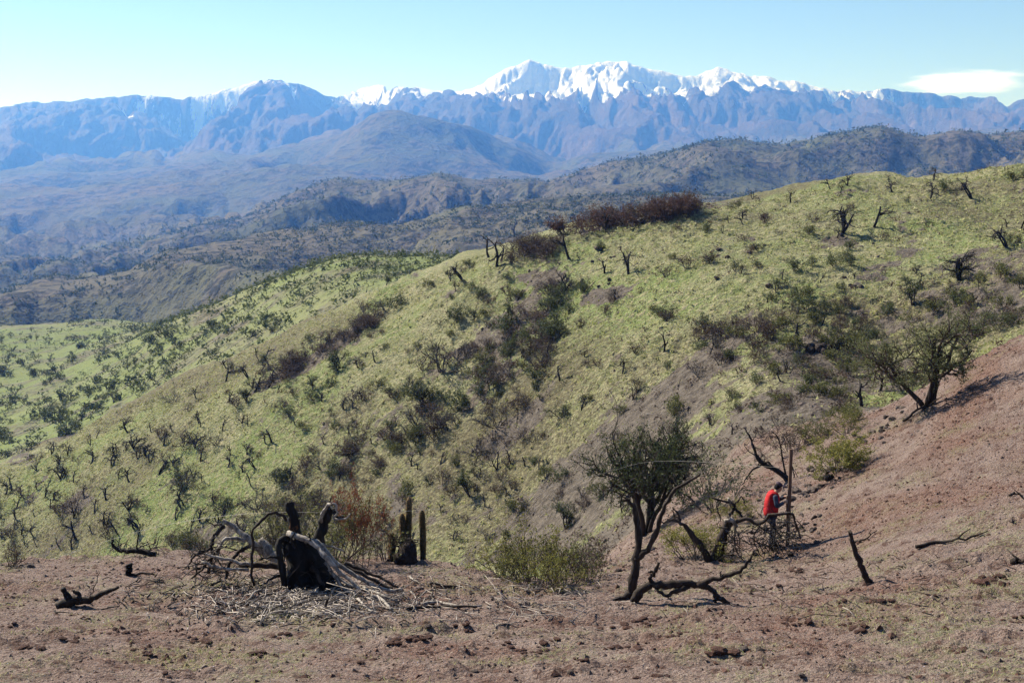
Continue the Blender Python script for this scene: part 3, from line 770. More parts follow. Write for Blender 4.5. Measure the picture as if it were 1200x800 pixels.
# ------------------------------------------------------------------ masses nobody could count
def scatter_idx(n, k0, k1, rng, weight=None, xr=None):
    r0, r1 = row_start[k0], row_start[k1]
    A = np.zeros((NC, NR)); sl = np.s_[:-1, r0:r1]
    ax = np.abs(np.diff(TX, axis=0))[:, r0:r1]; ay = np.abs(np.diff(TY, axis=1))[:-1, r0:r1] if r1 < NR else None
    w = ax * ay
    if weight is not None: w = w * weight[:-1, r0:r1]
    if xr: w = w * ((PX[:-1, r0:r1] > xr[0]) & (PX[:-1, r0:r1] < xr[1]))
    cum = np.cumsum(w.ravel()); q = np.searchsorted(cum, rng.random(n) * cum[-1])
    ci, ri = np.divmod(q, r1 - r0); ri = ri + r0
    u, v2 = rng.random(n), rng.random(n)
    def bl(A): return (A[ci, ri] * (1 - u) * (1 - v2) + A[ci + 1, ri] * u * (1 - v2) + A[ci, ri + 1] * (1 - u) * v2 + A[ci + 1, ri + 1] * u * v2)
    return np.stack([bl(TX), bl(TY), bl(TZ)], 1)

def tri_clumps(name, P, S, per, mat, rng, flat=0.8, label=None, cat=None):
    """each plant a handful of crossed triangles through its volume"""
    n = len(P); d = rng.standard_normal((n, per, 3)) * 0.38; d[..., 2] = np.abs(d[..., 2]) * flat * 1.3
    C = P[:, None, :] + d * S[:, None, None]
    a = rng.standard_normal((n, per, 3, 3)) * (0.62 / per ** .5) * S[:, None, None, None]
    V = (C[:, :, None, :] + a).reshape(-1, 3)
    F = np.arange(len(V)).reshape(-1, 3)
    return tag(link(name, quads_mesh(name, V, F, [mat])), label, cat, kind='stuff')

rg = np.random.default_rng(21)
dens = np.clip(0.55 + 0.9 * fbm(TX / 40, TY / 40, 3), 0.02, 2) * (TB > 11.8)
P = np.concatenate([scatter_idx(1500, 12, 15, rg, dens, (-500, 700)), scatter_idx(2600, 12, 14, rg, sstep(40, 330, PX) + .05, (-100, 600))]); tri_clumps('valley_scrub', P, rg.uniform(.7, 2.1, len(P)), 16, M['leaf_green'], rg, label='dark scrub sprinkled over the valley floor and knoll', cat='scrub')
dens = np.clip(0.6 + 1.1 * fbm(TX / 120, TY / 120, 4), 0.05, 2)
P = scatter_idx(14000, 15, 17, rg, dens, (-500, 1300)); tri_clumps('foothill_scrub', P, rg.uniform(2, 5.2, len(P)), 9, M['leaf_dark'], rg, label='dark scrub woodland on the grey foothill', cat='scrub')
dens = np.clip(0.6 + 1.1 * fbm(TX / 260, TY / 260, 4), 0.05, 2)
P = scatter_idx(20000, 17, 19, rg, dens, (-300, 1500)); tri_clumps('far_scrub', P, rg.uniform(3, 8.5, len(P)), 6, M['leaf_dark'], rg, label='dark scrub woodland on the far foothills', cat='scrub')
# small brush and tufts on the green slope
dens = np.clip(0.35 + 0.9 * fbm(TX / 9, TY / 9, 4) + .5 * soil_f, 0.02, 2)
P = scatter_idx(3200, 7, 11, rg, dens, (-200, 1400)); tri_clumps('low_brush', P, rg.uniform(.15, .55, len(P)), 26, M['leaf_brown'], rg, label='low brown brush scattered over the green slope', cat='brush')
P = scatter_idx(42000, 7, 11, rg, np.clip(1.1 - soil_f, 0.1, 1), (-200, 1400)); tri_clumps('grass_tufts', P, rg.uniform(.12, .36, len(P)), 5, M['grass_tuft'], rg, 0.5, label='short straw and green tufts over the slope', cat='grass')

# ------------------------------------------------------------------ near wood: burnt stumps, fallen limbs
def crop(ox, oy, s):
    return lambda x, y: (ox + x / s, oy + y / s)
rw = np.random.default_rng(5)

def limb(parent, name, f, D, pts, r0, r1, mat, sides=7, dd=None, wob=.10, n=None):
    """a limb through points seen at pts, at distance D + dd"""
    dd = dd or [0] * len(pts)
    P = np.array([W(*f(*p), D + e) for p, e in zip(pts, dd)])
    n = n or max(6, 3 * len(pts)); C = catmull(P, n)
    C = C + rw.standard_normal(C.shape) * 0.012
    R = .8 * np.linspace(r0, r1, n) * (1 + .08 * rw.standard_normal(n))
    mb = MB(); mb.add(*tube_vf(C, R, sides, wob, rw))
    loc = np.array(parent.location) if parent is not None else C[0]
    mb.v = [v - loc for v in mb.v]
    o = mb.build(name, mat, parent)
    if parent is None: o.location = loc
    return o

def twigs(parent, name, f, D, boxes, n, L, r, mat, sd=1, up=.2, kind='stuff', dsp=.6):
    """a tangle of thin crooked twigs too fine to count"""
    rng = np.random.default_rng(sd); mb = MB(); loc = np.array(parent.location)
    for i in range(n):
        b = boxes[rng.integers(len(boxes))]
        p = W(*f(rng.uniform(b[0], b[2]), rng.uniform(b[1], b[3])), D + rng.uniform(-dsp, dsp)); d = norm(rng.standard_normal(3) * [1, 1, .6] + [0, 0, up]); pts = [p]
        l = L * rng.uniform(.5, 1.4)
        for k in range(5):
            d = norm(d + rng.standard_normal(3) * .35); pts.append(pts[-1] + d * l / 5)
        mb.add(*tube_vf(np.array(pts) - loc, np.linspace(r, r * .3, 6) * rng.uniform(.6, 1.4), 4, 0, rng))
    o = mb.build(name, mat, parent)
    if kind: o['kind'] = kind
    return o

# --- the big uprooted burnt stump with its long pale limbs
f = crop(220, 560, 3.75)
B0 = at(350, 692); D0 = B0[1]
root = empty('burnt_stump', B0)
tag(root, 'big uprooted burnt stump, black bodied, with long pale limbs fanning onto the soil', 'tree stump')
def body_lump(parent, name, f, D, prof, mat, depth=.8, n=14, seed=1):
    """a solid lumpy body whose sides follow prof: (y, x_left, x_right) rows in the crop"""
    prof = sorted(prof); rng = np.random.default_rng(seed); loc = np.array(parent.location); S = 36; rings = []
    ys = np.array([q[0] for q in prof], float)
    for y in np.linspace(ys[0], ys[-1], n):
        xl = np.interp(y, ys, [q[1] for q in prof]); xr = np.interp(y, ys, [q[2] for q in prof])
        c = W(*f((xl + xr) / 2, y), D); e = W(*f(xr, y), D); rad = e[0] - c[0]
        a = np.arange(S) * 2 * math.pi / S
        k = 1 + .22 * perlin(2.2 * np.cos(a) + seed, 2.2 * np.sin(a) + y / 60) + .30 * perlin(4 * np.cos(a) + y / 90, 4 * np.sin(a)) - .22 * np.abs(perlin(7 * np.cos(a) + y / 200, 7 * np.sin(a)))
        rings.append(np.stack([c[0] + rad * k * np.cos(a), c[1] + rad * k * depth * np.sin(a), np.full(S, c[2]) + .03 * rng.standard_normal(S)], 1))
    V = np.concatenate(rings) - loc
    F = [(i * S + j, i * S + (j + 1) % S, (i + 1) * S + (j + 1) % S, (i + 1) * S + j) for i in range(n - 1) for j in range(S)]
    F.append(tuple(range(S))); F.append(tuple((n - 1) * S + j for j in range(S - 1, -1, -1)))
    mb = MB(); mb.add(V, F); return mb.build(name, mat, parent)
body_lump(root, 'trunk', f, D0, [(525, 415, 700), (480, 435, 650), (400, 440, 610), (340, 430, 590), (290, 410, 545), (262, 415, 500)], M['char'], .85, 26)
limb(root, 'limb', f, D0, [(445, 262), (408, 272), (402, 335), (418, 410), (430, 480)], .085, .07, M['char'], 8, [-.1, -.3, -.4, -.4, -.3])
limb(root, 'limb', f, D0, [(440, 250), (540, 278), (600, 335), (645, 395), (700, 440), (760, 488)], .075, .04, M['pale'], 7, [-.2, -.4, -.6, -.7, -.8, -.9])
limb(root, 'limb', f, D0, [(505, 275), (575, 290), (640, 360), (720, 420), (800, 465), (880, 492), (945, 490)], .07, .035, M['pale'], 7, [0, -.3, -.4, -.5, -.6, -.7, -.7])
limb(root, 'limb', f, D0, [(555, 285), (620, 300), (690, 325)], .035, .02, M['pale'], 6, [.1, .2, .3])
limb(root, 'limb', f, D0, [(600, 330), (660, 380), (760, 420), (860, 470), (900, 485)], .06, .03, M['bark'], 6, [.1, 0, -.1, -.2, -.3])
limb(root, 'limb', f, D0, [(690, 372), (760, 398), (850, 440), (930, 480)], .05, .03, M['bark'], 6, [.4, .4, .3, .2])
limb(root, 'charred_stem', f, D0, [(485, 290), (472, 220), (460, 160), (446, 110)], .14, .11, M['halfburnt'], 9, [.1, .1, .1, .1], .12)['label'] = 'upright stem burnt to orange and black'
limb(root, 'charred_stem', f, D0, [(570, 290), (590, 220), (612, 160), (632, 122)], .15, .12, M['char'], 9, [.3, .3, .3, .3], .12)
limb(root, 'limb', f, D0, [(588, 190), (598, 140), (625, 114), (652, 122), (655, 155), (640, 178), (690, 182), (712, 160)], .04, .02, M['pale'], 6, [.2, .1, 0, 0, 0, 0, 0, 0])
limb(root, 'limb', f, D0, [(645, 135), (655, 170), (690, 170)], .05, .03, M['char'], 6, [.1] * 3)
limb(root, 'limb', f, D0, [(430, 390), (350, 385), (280, 382), (230, 390)], .08, .05, M['bark'], 7, [-.3, -.3, -.4, -.4])
limb(root, 'limb', f, D0, [(410, 375), (370, 330), (330, 285), (318, 268)], .11, .08, M['pale'], 8, [0, .1, .2, .2])
for pts, r, mm in (([(470, 300), (455, 270), (470, 235)], .035, 'char'), ([(520, 300), (535, 265), (528, 240)], .03, 'char'), ([(640, 420), (680, 470), (700, 510)], .06, 'char'), ([(560, 470), (590, 520), (640, 540)], .05, 'char'), ([(470, 470), (450, 520), (410, 540)], .05, 'char'), ([(540, 390), (580, 440), (600, 500)], .06, 'bark'),
                   ([(440, 330), (400, 350), (360, 345), (320, 360)], .04, 'char'), ([(600, 370), (650, 440), (690, 490), (760, 520)], .05, 'pale'), ([(500, 470), (495, 510), (470, 545)], .05, 'bark'), ([(420, 420), (370, 440), (320, 470)], .04, 'char'), ([(615, 400), (700, 460), (800, 500)], .035, 'pale')):
    limb(root, 'root', f, D0, pts, r, r * .4, M[mm], 7, [-.35 - .1 * k for k in range(len(pts))], .15)
# --- limbs lying against it
def fallen(label, pts, r0, r1, mat, dd=None, ff=None, DD=None, cat='branch', grp=None, name='fallen_branch'):
    o = limb(None, name, ff or f, DD or D0, pts, r0, r1, mat, 7, dd)
    return tag(o, label, cat, grp)
fallen('thick weathered trunk leaning up out of the burnt stump pile', [(425, 395), (340, 330), (270, 270), (210, 222), (150, 182)], .10, .05, M['pale'], [.2, .3, .3, .4, .4], cat='log', name='fallen_log')
fallen('arched grey branch looping over the burnt stump pile to the ground', [(440, 185), (400, 156), (350, 160), (322, 190), (290, 225), (283, 330), (280, 400), (290, 475)], .04, .03, M['bark'], [0, -.1, -.2, -.3, -.4, -.5, -.6, -.6])
fallen('pale straight branch lying lowest across the burnt stump pile', [(268, 405), (170, 400), (100, 385), (62, 368)], .04, .03, M['pale'], [-.6] * 4)
fallen('pale branch just above the lowest one of the stump pile', [(275, 382), (200, 365), (140, 350), (78, 330)], .04, .028, M['pale'], [-.5] * 4)
fallen('grey branch bent like an elbow at the end of the pile', [(255, 272), (190, 263), (150, 285), (130, 320), (122, 360)], .045, .03, M['pale'], [.1, 0, -.1, -.1, -.1])
fallen('black curved branch standing at the end of the stump pile', [(160, 205), (120, 250), (102, 300), (108, 345), (90, 420)], .06, .04, M['bark'], [.3, .2, .1, 0, 0])
fallen('dark branch drooping outward from the stump pile end', [(100, 305), (40, 335), (12, 370), (0, 400)], .04, .02, M['bark'])
fallen('dark branch slanting down out of the stump pile end', [(150, 300), (95, 360), (60, 405), (15, 440)], .04, .02, M['bark'], [-.2, -.2, -.3, -.3])
fallen('dark branch crossing behind the looping arched one', [(270, 300), (220, 330), (180, 380), (170, 440)], .05, .04, M['bark'], [.2, .1, 0, 0])
fallen('forked twig with a thin tip beside the leaning weathered trunk', [(150, 200), (110, 205), (75, 180)], .02, .01, M['bark'], [.3] * 3)
o = fallen('tangle of fine dead twigs at the end of the stump pile', [(20, 400), (80, 390), (150, 400)], .03, .02, M['bark'], [-.1] * 3)
twigs(o, 'twig_tangle', f, D0, [(0, 330, 170, 430), (60, 260, 240, 400), (420, 400, 660, 500)], 90, .55, .012, M['twig_black'], 3, .1)
# --- separate sticks in front of the heap
for i, (pts, r, mm, lb) in enumerate((
    ([(690, 485), (760, 490), (830, 520), (930, 558)], .035, 'pale', 'pale wavy stick lying at the foot of the burnt stump'),
    ([(800, 540), (850, 545), (890, 590)], .04, 'pale', 'short crooked pale stick beyond the stump foot'),
    ([(1030, 565), (1100, 555), (1180, 575), (1290, 572)], .03, 'pale', 'long pale stick lying on open soil before the cacti'),
    ([(960, 580), (1060, 582), (1160, 580), (1270, 585)], .03, 'bark', 'long dark stick lying beside the long pale stick'),
    ([(970, 440), (990, 462), (1020, 475)], .02, 'pale', 'small white stick on soil below the cactus clump'),
    ([(600, 585), (610, 545), (620, 525)], .03, 'bark', 'short dark peg standing in litter before the stump'),
    ([(740, 560), (790, 585), (835, 600)], .025, 'pale', 'thin pale stick under the wavy stick'),
    ([(250, 560), (300, 520), (360, 500)], .02, 'pale', 'slanting thin stick in litter below the arched branch'),
    ([(290, 580), (340, 570), (365, 560)], .028, 'pale', 'short pale stick in litter near the slanting thin stick'),
    ([(1060, 480), (1130, 488), (1200, 482)], .03, 'bark', 'dark stick lying on soil below the boulder'),
    ([(100, 480), (150, 470), (230, 492)], .025, 'bark', 'dark bent stick on soil under the twig tangle'))):
    px, py = f(*pts[0]); DD = at(px, py)[1]
    P = np.array([at(*f(*p)) + [0, 0, r * .7] for p in pts]); C = catmull(P, 10); C[:, 2] += rw.uniform(0, .03, 10)
    if 'peg' in lb: P = np.array([W(*f(*p), DD) for p in pts]); C = catmull(P, 8)
    mb = MB(); mb.add(*tube_vf(C - P[0], np.linspace(r, r * .6, len(C)), 6, .12, rw)); o = mb.build('dead_stick', M[mm]); o.location = P[0]
    tag(o, lb, 'stick')

# --- wood litter
def litter(name, cx, cy, sx, sy, n, L, r, mat, label, sd):
    rng = np.random.default_rng(sd); mb = MB()
    for i in range(n):
        px, py = cx + rng.normal(0, sx), cy + rng.normal(0, sy)
        if py < 655 or py > 795: continue
        p = at(px, py); a = rng.uniform(0, math.pi) * .9; l = L * rng.lognormal(0, .6)
        d = np.array([math.cos(a), math.sin(a), rng.normal(0, .12)]) * l
        P = np.array([p + [0, 0, .015], p + d * .5 + rng.normal(0, .1 * l, 3) * [1, 1, .3] + [0, 0, .04], p + d + [0, 0, .02]])
        P[2, 2] = max(P[2, 2], ground_z(P[2, 0], P[2, 1]) + .01)
        mb.add(*tube_vf(P, [r, r * .8, r * .5], 4, 0, rng))
    return tag(mb.build(name, mat), label, 'debris', kind='stuff')
litter('wood_debris', 345, 708, 70, 13, 900, .20, .010, M['stick'], 'pale splinters and twigs littering the soil before the stump', 11)
litter('dark_wood_debris', 320, 700, 95, 15, 500, .22, .012, M['twig_black'], 'dark twigs littering the soil round the stump', 12)
litter('twig_debris', 560, 705, 110, 16, 260, .28, .009, M['stick'], 'thin sticks strewn over the soil before the bushes', 13)
litter('slope_debris', 960, 670, 120, 30, 260, .22, .009, M['twig'], 'thin twigs strewn over the soil of the near slope', 14)

# --- bits of stump further to the side
f2 = crop(0, 520, 2.857)
b = at(85, 711); r2 = empty('small_stump', b); tag(r2, 'small black log with a broken upturned end lying alone on soil', 'log')
limb(r2, 'trunk', f2, b[1], [(195, 545), (240, 525), (300, 520), (345, 500), (400, 478)], .13, .03, M['bark'], 9, [0, 0, .1, .1, .2])
limb(r2, 'broken_end', f2, b[1], [(240, 530), (225, 505), (212, 485)], .09, .05, M['char'], 7)
limb(r2, 'broken_end', f2, b[1], [(270, 520), (262, 500), (245, 488)], .06, .03, M['char'], 7)
limb(r2, 'twig', f2, b[1], [(300, 515), (320, 470), (332, 430)], .015, .008, M['twig'], 5)
b = at(151, 674); r2 = empty('cut_peg', b); tag(r2, 'short square dark stub standing behind the lone log', 'stump')
limb(r2, 'stub', f2, b[1], [(430, 445), (432, 420), (432, 404)], .09, .085, M['char'], 8)
limb(r2, 'root', f2, b[1], [(430, 440), (380, 448), (330, 445)], .07, .03, M['char'], 7)
limb(r2, 'root', f2, b[1], [(432, 440), (480, 432), (520, 440)], .05, .02, M['bark'], 7)
b = at(160, 652); r2 = empty('burnt_snag_root', b); tag(r2, 'charred root hooking upward on the brink of the slope', 'stump')
limb(r2, 'root', f2, b[1] - .1, [(520, 372), (450, 356), (405, 355), (380, 340), (376, 318)], .10, .03, M['char'], 8)
limb(r2, 'branch', f2, b[1] - .1, [(455, 355), (462, 310), (470, 280)], .03, .012, M['char'], 5)
limb(r2, 'branch', f2, b[1] - .1, [(470, 280), (455, 250), (435, 240)], .015, .008, M['char'], 5)
twigs(r2, 'twig_tangle', f2, b[1], [(380, 330, 530, 362)], 40, .5, .012, M['twig_black'], 8, .25)

# --- candelabra cactus and the dark boulder at its foot
def mat_cactus():
    m = new_mat('cactus_skin'); t = NT(m); n = t.noise(t.objcoord(), 14, 4, .6)
    t.out(t.mix(t.ramp(n, .35, .7), (.030, .032, .016), (.085, .070, .035)), .7, None, .3); return m
def mat_spine():
    m = new_mat('cactus_spine'); t = NT(m); g = t.n.new('ShaderNodeNewGeometry')
    t.out(t.mix(g.outputs['Random Per Island'], (.26, .11, .035), (.50, .30, .12)), .6, None, .3, .4); return m
M['cactus'], M['spine'] = mat_cactus(), mat_spine()
b = at(478, 657) ; Dc = b[1]; cact = empty('columnar_cactus', b)
tag(cact, 'columnar cactus of four spiny upright stems behind a dark boulder', 'cactus')
for (tx, ty), (bx, by), dd in (((899, 240), (893, 362), -.1), ((942, 155), (946, 345), .25), ((973, 83), (962, 345), .3), ((1029, 138), (1034, 345), .0)):
    p1 = W(*f(tx, ty), Dc + dd); p0 = W(*f(bx, by), Dc + dd); p0[2] -= .15
    Hc = p1[2] - p0[2]; nr, S = 22, 20; ax = catmull([p0, (p0 + p1) / 2 + [.01, 0, 0], p1], nr)
    s = np.linspace(0, 1, nr); R = .064 * np.where(s < .88, .92 + .16 * np.sin(s * 2.6), np.sqrt(np.clip(1 - ((s - .88) / .125) ** 2, .02, 1)) * .99)
    a = np.arange(S) * 2 * math.pi / S; rib = 1 + .10 * np.where(np.arange(S) % 2, 1, -1)
    V = (ax[:, None, :] + (R[:, None] * rib[None])[..., None] * np.stack([np.cos(a), np.sin(a), 0 * a], 1)[None]).reshape(-1, 3)
    F = [(i * S + j, i * S + (j + 1) % S, (i + 1) * S + (j + 1) % S, (i + 1) * S + j) for i in range(nr - 1) for j in range(S)] + [tuple((nr - 1) * S + j for j in range(S))]
    mb = MB(); mb.add(V - b, F); st = mb.build('stem', M['cactus'], cact)
    n = 900; si = rw.uniform(0.05, 1, n); an = rw.integers(0, S // 2, n) * 2 * math.pi / (S // 2) + 2 * math.pi / S + rw.normal(0, .06, n)
    c = np.stack([np.interp(si, s, ax[:, k]) for k in range(3)], 1); dr = np.stack([np.cos(an), np.sin(an), rw.normal(.15, .5, n)], 1)
    q = c + np.interp(si, s, R)[:, None] * np.stack([np.cos(an), np.sin(an), 0 * an], 1); ln = rw.uniform(.02, .055, n)[:, None]
    sd_ = np.cross(dr, rw.standard_normal((n, 3))); sd_ /= np.linalg.norm(sd_, axis=1)[:, None]
    V = np.stack([q - sd_ * .003, q + sd_ * .003, q + dr * ln], 1).reshape(-1, 3) - b
    so = link('spines', quads_mesh('spines', V, np.arange(3 * n).reshape(n, 3), [M['spine']]), st); so['kind'] = 'stuff'

def mat_rock(name, a, b2):
    m = new_mat(name); t = NT(m); v = t.objcoord(); n = t.noise(v, 3, 6, .65); n2 = t.noise(v, 16, 4, .7)
    c = t.mix(t.ramp(n, .35, .65), a, b2); c = t.mix(t.math('MULTIPLY', t.rnd(), .35), c, tuple(.5 * q for q in a))
    t.out(c, .92, t.bump(t.math('ADD', n, t.math('MULTIPLY', n2, .4)), .8, .06), .2); return m
M['rock'] = mat_rock('grey_brown_rock', (.075, .055, .048), (.19, .15, .13))
M['darkrock'] = mat_rock('dark_rock', (.020, .015, .014), (.055, .040, .034))
M['clod'] = mat_rock('red_soil_clod', (.055, .026, .020), (.14, .075, .055))

def rock_mesh(name, mat, seed, sub=2):
    import bmesh
    bm = bmesh.new(); bmesh.ops.create_icosphere(bm, subdivisions=sub, radius=1.0)
    for v in bm.verts:
        c = np.array(v.co); k = 1 + .34 * float(perlin(c[0] * 1.3 + seed * 7.1, c[1] * 1.3 + c[2] * 1.7)) + .18 * float(perlin(c[1] * 3 + seed, c[2] * 3 + c[0] * 2))
        v.co = Vector((c[0] * k, c[1] * k, max(c[2] * k, -.45)))
    me = bpy.data.meshes.new(name); bm.to_mesh(me); bm.free(); me.materials.append(mat)
    if sub > 2: me.polygons.foreach_set('use_smooth', np.ones(len(me.polygons), bool))
    return me
b = at(476, 660); o = link('boulder', rock_mesh('boulder', M['darkrock'], 3, 3), None, b + [0, -.1, .12]); o.scale = (.29, .28, .32)
tag(o, 'dark rounded boulder topped with dead roots among cactus stems', 'boulder')
ro = empty('root_clump', at(476, 660) + np.array([0, -.1, .4])); tag(ro, 'mat of dead roots crowning the dark boulder by the cactus', 'roots')
twigs(ro, 'root_mat', f, Dc - .15, [(915, 268, 1000, 300)], 70, .22, .011, M['twig_black'], 9, .0, 'stuff', .2)
fallen('short grey log lying at the foot of the dark boulder', [(830, 398), (860, 378), (890, 355)], .05, .04, M['bark'], None, None, Dc - .2, cat='log', name='fallen_log')
fallen('thin black branch hooked over beside the cactus', [(885, 305), (888, 265), (870, 235), (845, 225)], .022, .01, M['char'], None, None, Dc + .5)

# --- dead forked tree and the fallen trunk beside it
g = crop(640, 480, 3.334)
b = at(738, 702); Dv = b[1]; r3 = empty('dead_forked_tree', b); tag(r3, 'dead forked tree, dark trunk with one long bare limb slanting up', 'tree')
limb(r3, 'trunk', g, Dv, [(300, 752), (328, 720), (345, 640), (353, 575), (362, 500), (350, 420), (345, 375)], .125, .05, M['bark'], 10, [0, 0, 0, .05, .1, .1, .1], .07, 22)
limb(r3, 'limb', g, Dv, [(352, 590), (375, 565), (412, 525), (440, 440), (470, 370), (505, 315), (560, 275), (602, 250)], .075, .028, M['bark'], 8, [0, 0, -.1, -.2, -.3, -.3, -.4, -.5], .07, 24)
limb(r3, 'limb', g, Dv, [(346, 385), (330, 362), (305, 350)], .05, .035, M['bark'], 7, [.1, .1, .1])
limb(r3, 'root', g, Dv, [(335, 715), (300, 735), (262, 738)], .09, .03, M['bark'], 7, [0, -.1, -.2])
limb(r3, 'branch', g, Dv, [(440, 440), (480, 430), (520, 420)], .02, .012, M['bark'], 5, [-.2, -.1, 0])
b = at(745, 706); Dl = b[1]; r4 = empty('fallen_tree', b); tag(r4, 'fallen crooked trunk lying on soil at the foot of the dead forked tree', 'log')
limb(r4, 'trunk', g, Dl, [(338, 752), (375, 705), (410, 682), (460, 685), (540, 678), (600, 682), (660, 662), (735, 642), (775, 610), (803, 572)], .115, .03, M['bark'], 10, [0, 0, 0, -.1, -.1, -.1, -.2, -.3, -.3, -.3], .08, 30)
limb(r4, 'branch', g, Dl, [(590, 680), (640, 698), (680, 735), (716, 758)], .07, .045, M['bark'], 8, [-.1, -.2, -.3, -.4])
limb(r4, 'branch', g, Dl, [(662, 712), (662, 735), (658, 757)], .05, .035, M['bark'], 7, [-.25] * 3)
limb(r4, 'branch', g, Dl, [(405, 685), (410, 650), (428, 625), (442, 598)], .055, .03, M['bark'], 7, [0, 0, -.1, -.1])
limb(r4, 'branch', g, Dl, [(425, 640), (410, 630), (402, 636)], .03, .02, M['bark'], 6)
limb(r4, 'branch', g, Dl, [(560, 685), (510, 705), (470, 725), (430, 700)], .06, .03, M['bark'], 7, [-.1, -.2, -.2, -.1])
limb(r4, 'branch', g, Dl, [(470, 725), (490, 745), (500, 765)], .018, .01, M['bark'], 5, [-.2, -.3, -.3])
limb(r4, 'branch', g, Dl, [(680, 655), (682, 640), (680, 632)], .02, .015, M['bark'], 5, [-.2] * 3)
# --- leaning dead trunk and the hollow stump with drooping limbs by the worker
b = at(832, 658); Dd = b[1]; r5 = empty('leaning_dead_tree', b); tag(r5, 'leaning dead tree with bare forked top beside the hollow stump', 'tree')
limb(r5, 'trunk', g, Dd, [(640, 594), (620, 560), (585, 505), (550, 465), (520, 438), (470, 425)], .135, .03, M['bark'], 9, [0, 0, 0, 0, 0, 0])
limb(r5, 'branch', g, Dd, [(525, 440), (515, 405), (492, 375)], .045, .02, M['bark'], 6)
limb(r5, 'branch', g, Dd, [(505, 432), (498, 402), (490, 390)], .03, .015, M['bark'], 6)
b = at(842, 658); r6 = empty('hollow_stump', b); tag(r6, 'broken hollow stump with pale top and long drooping dead limbs', 'tree stump')
limb(r6, 'trunk', g, Dd, [(665, 596), (670, 560), (685, 505), (705, 455), (712, 432)], .20, .12, M['bark'], 10, [.1] * 5, .1, 16)
limb(r6, 'broken_top', g, Dd, [(700, 435), (725, 432), (740, 450), (738, 480)], .08, .05, M['pale'], 7, [0, -.1, -.1, -.1])
limb(r6, 'limb', g, Dd, [(715, 448), (770, 428), (815, 440), (845, 438), (880, 412), (945, 405), (968, 415), (978, 455), (992, 505)], .07, .03, M['bark'], 7, [0, -.2, -.3, -.5, -.6, -.7, -.7, -.7, -.7], .08, 26)
limb(r6, 'limb', g, Dd, [(705, 440), (722, 405), (738, 378), (715, 360), (650, 345)], .08, .03, M['bark'], 7, [.1, .2, .2, .2, .2])
limb(r6, 'limb', g, Dd, [(735, 382), (755, 405), (772, 425)], .05, .035, M['bark'], 7, [.2, .2, .1])
limb(r6, 'limb', g, Dd, [(715, 362), (712, 345), (722, 380)], .04, .03, M['pale'], 6, [.2, .2, .2])
limb(r6, 'limb', g, Dd, [(735, 372), (755, 350), (765, 340), (780, 380)], .03, .012, M['bark'], 6, [.2, .2, .2, .2])
limb(r6, 'limb', g, Dd, [(680, 360), (668, 385), (680, 425), (665, 455)], .025, .012, M['bark'], 6, [.2] * 4)
for pts in ([(740, 455), (735, 520), (725, 590)], [(730, 500), (745, 555), (775, 590)], [(690, 520), (720, 515), (735, 545)], [(665, 525), (650, 560), (655, 590)], [(745, 470), (760, 520), (740, 560)], [(820, 445), (850, 470), (900, 500), (960, 540)], [(860, 430), (900, 470), (930, 520)], [(840, 445), (810, 500), (830, 560), (860, 580)]):
    limb(r6, 'branch', g, Dd, pts, .028, .010, M['twig_black'], 5, [-.3] * len(pts))
twigs(r6, 'twig_tangle', g, Dd - .3, [(800, 440, 980, 560), (840, 420, 980, 520), (700, 460, 760, 570), (820, 470, 960, 580)], 230, .58, .012, M['twig_black'], 10, .05)
b = at(930, 562); r7 = empty('bent_bare_tree', b); tag(r7, 'bare burnt tree bent over sideways on the bank behind the post', 'tree')
Db = b[1]
limb(r7, 'trunk', g, Db, [(985, 320), (960, 290), (930, 258), (885, 228), (850, 212), (822, 182), (808, 135), (792, 98), (770, 68)], .15, .02, M['char'], 9, [0] * 9, .08, 26)
for pts, r in (([(850, 212), (815, 230), (785, 262), (768, 292)], .05), ([(885, 228), (870, 205), (850, 210)], .06), ([(820, 180), (790, 160), (775, 140)], .03), ([(806, 130), (820, 95), (815, 75)], .025), ([(935, 262), (925, 190), (905, 110), (880, 85)], .04), ([(915, 150), (935, 110), (960, 90)], .025),
               ([(975, 300), (965, 240), (950, 195)], .035), ([(985, 305), (980, 255), (960, 215)], .025), ([(905, 110), (895, 95), (870, 90)], .02), ([(790, 95), (800, 75), (798, 60)], .015)):
    limb(r7, 'branch', g, Db, pts, r, r * .35, M['char'], 6, [.1] * len(pts))
twigs(r7, 'twig_tangle', g, Db, [(770, 70, 830, 170), (870, 80, 930, 180), (940, 60, 985, 130)], 36, .6, .011, M['twig_black'], 17, .4)
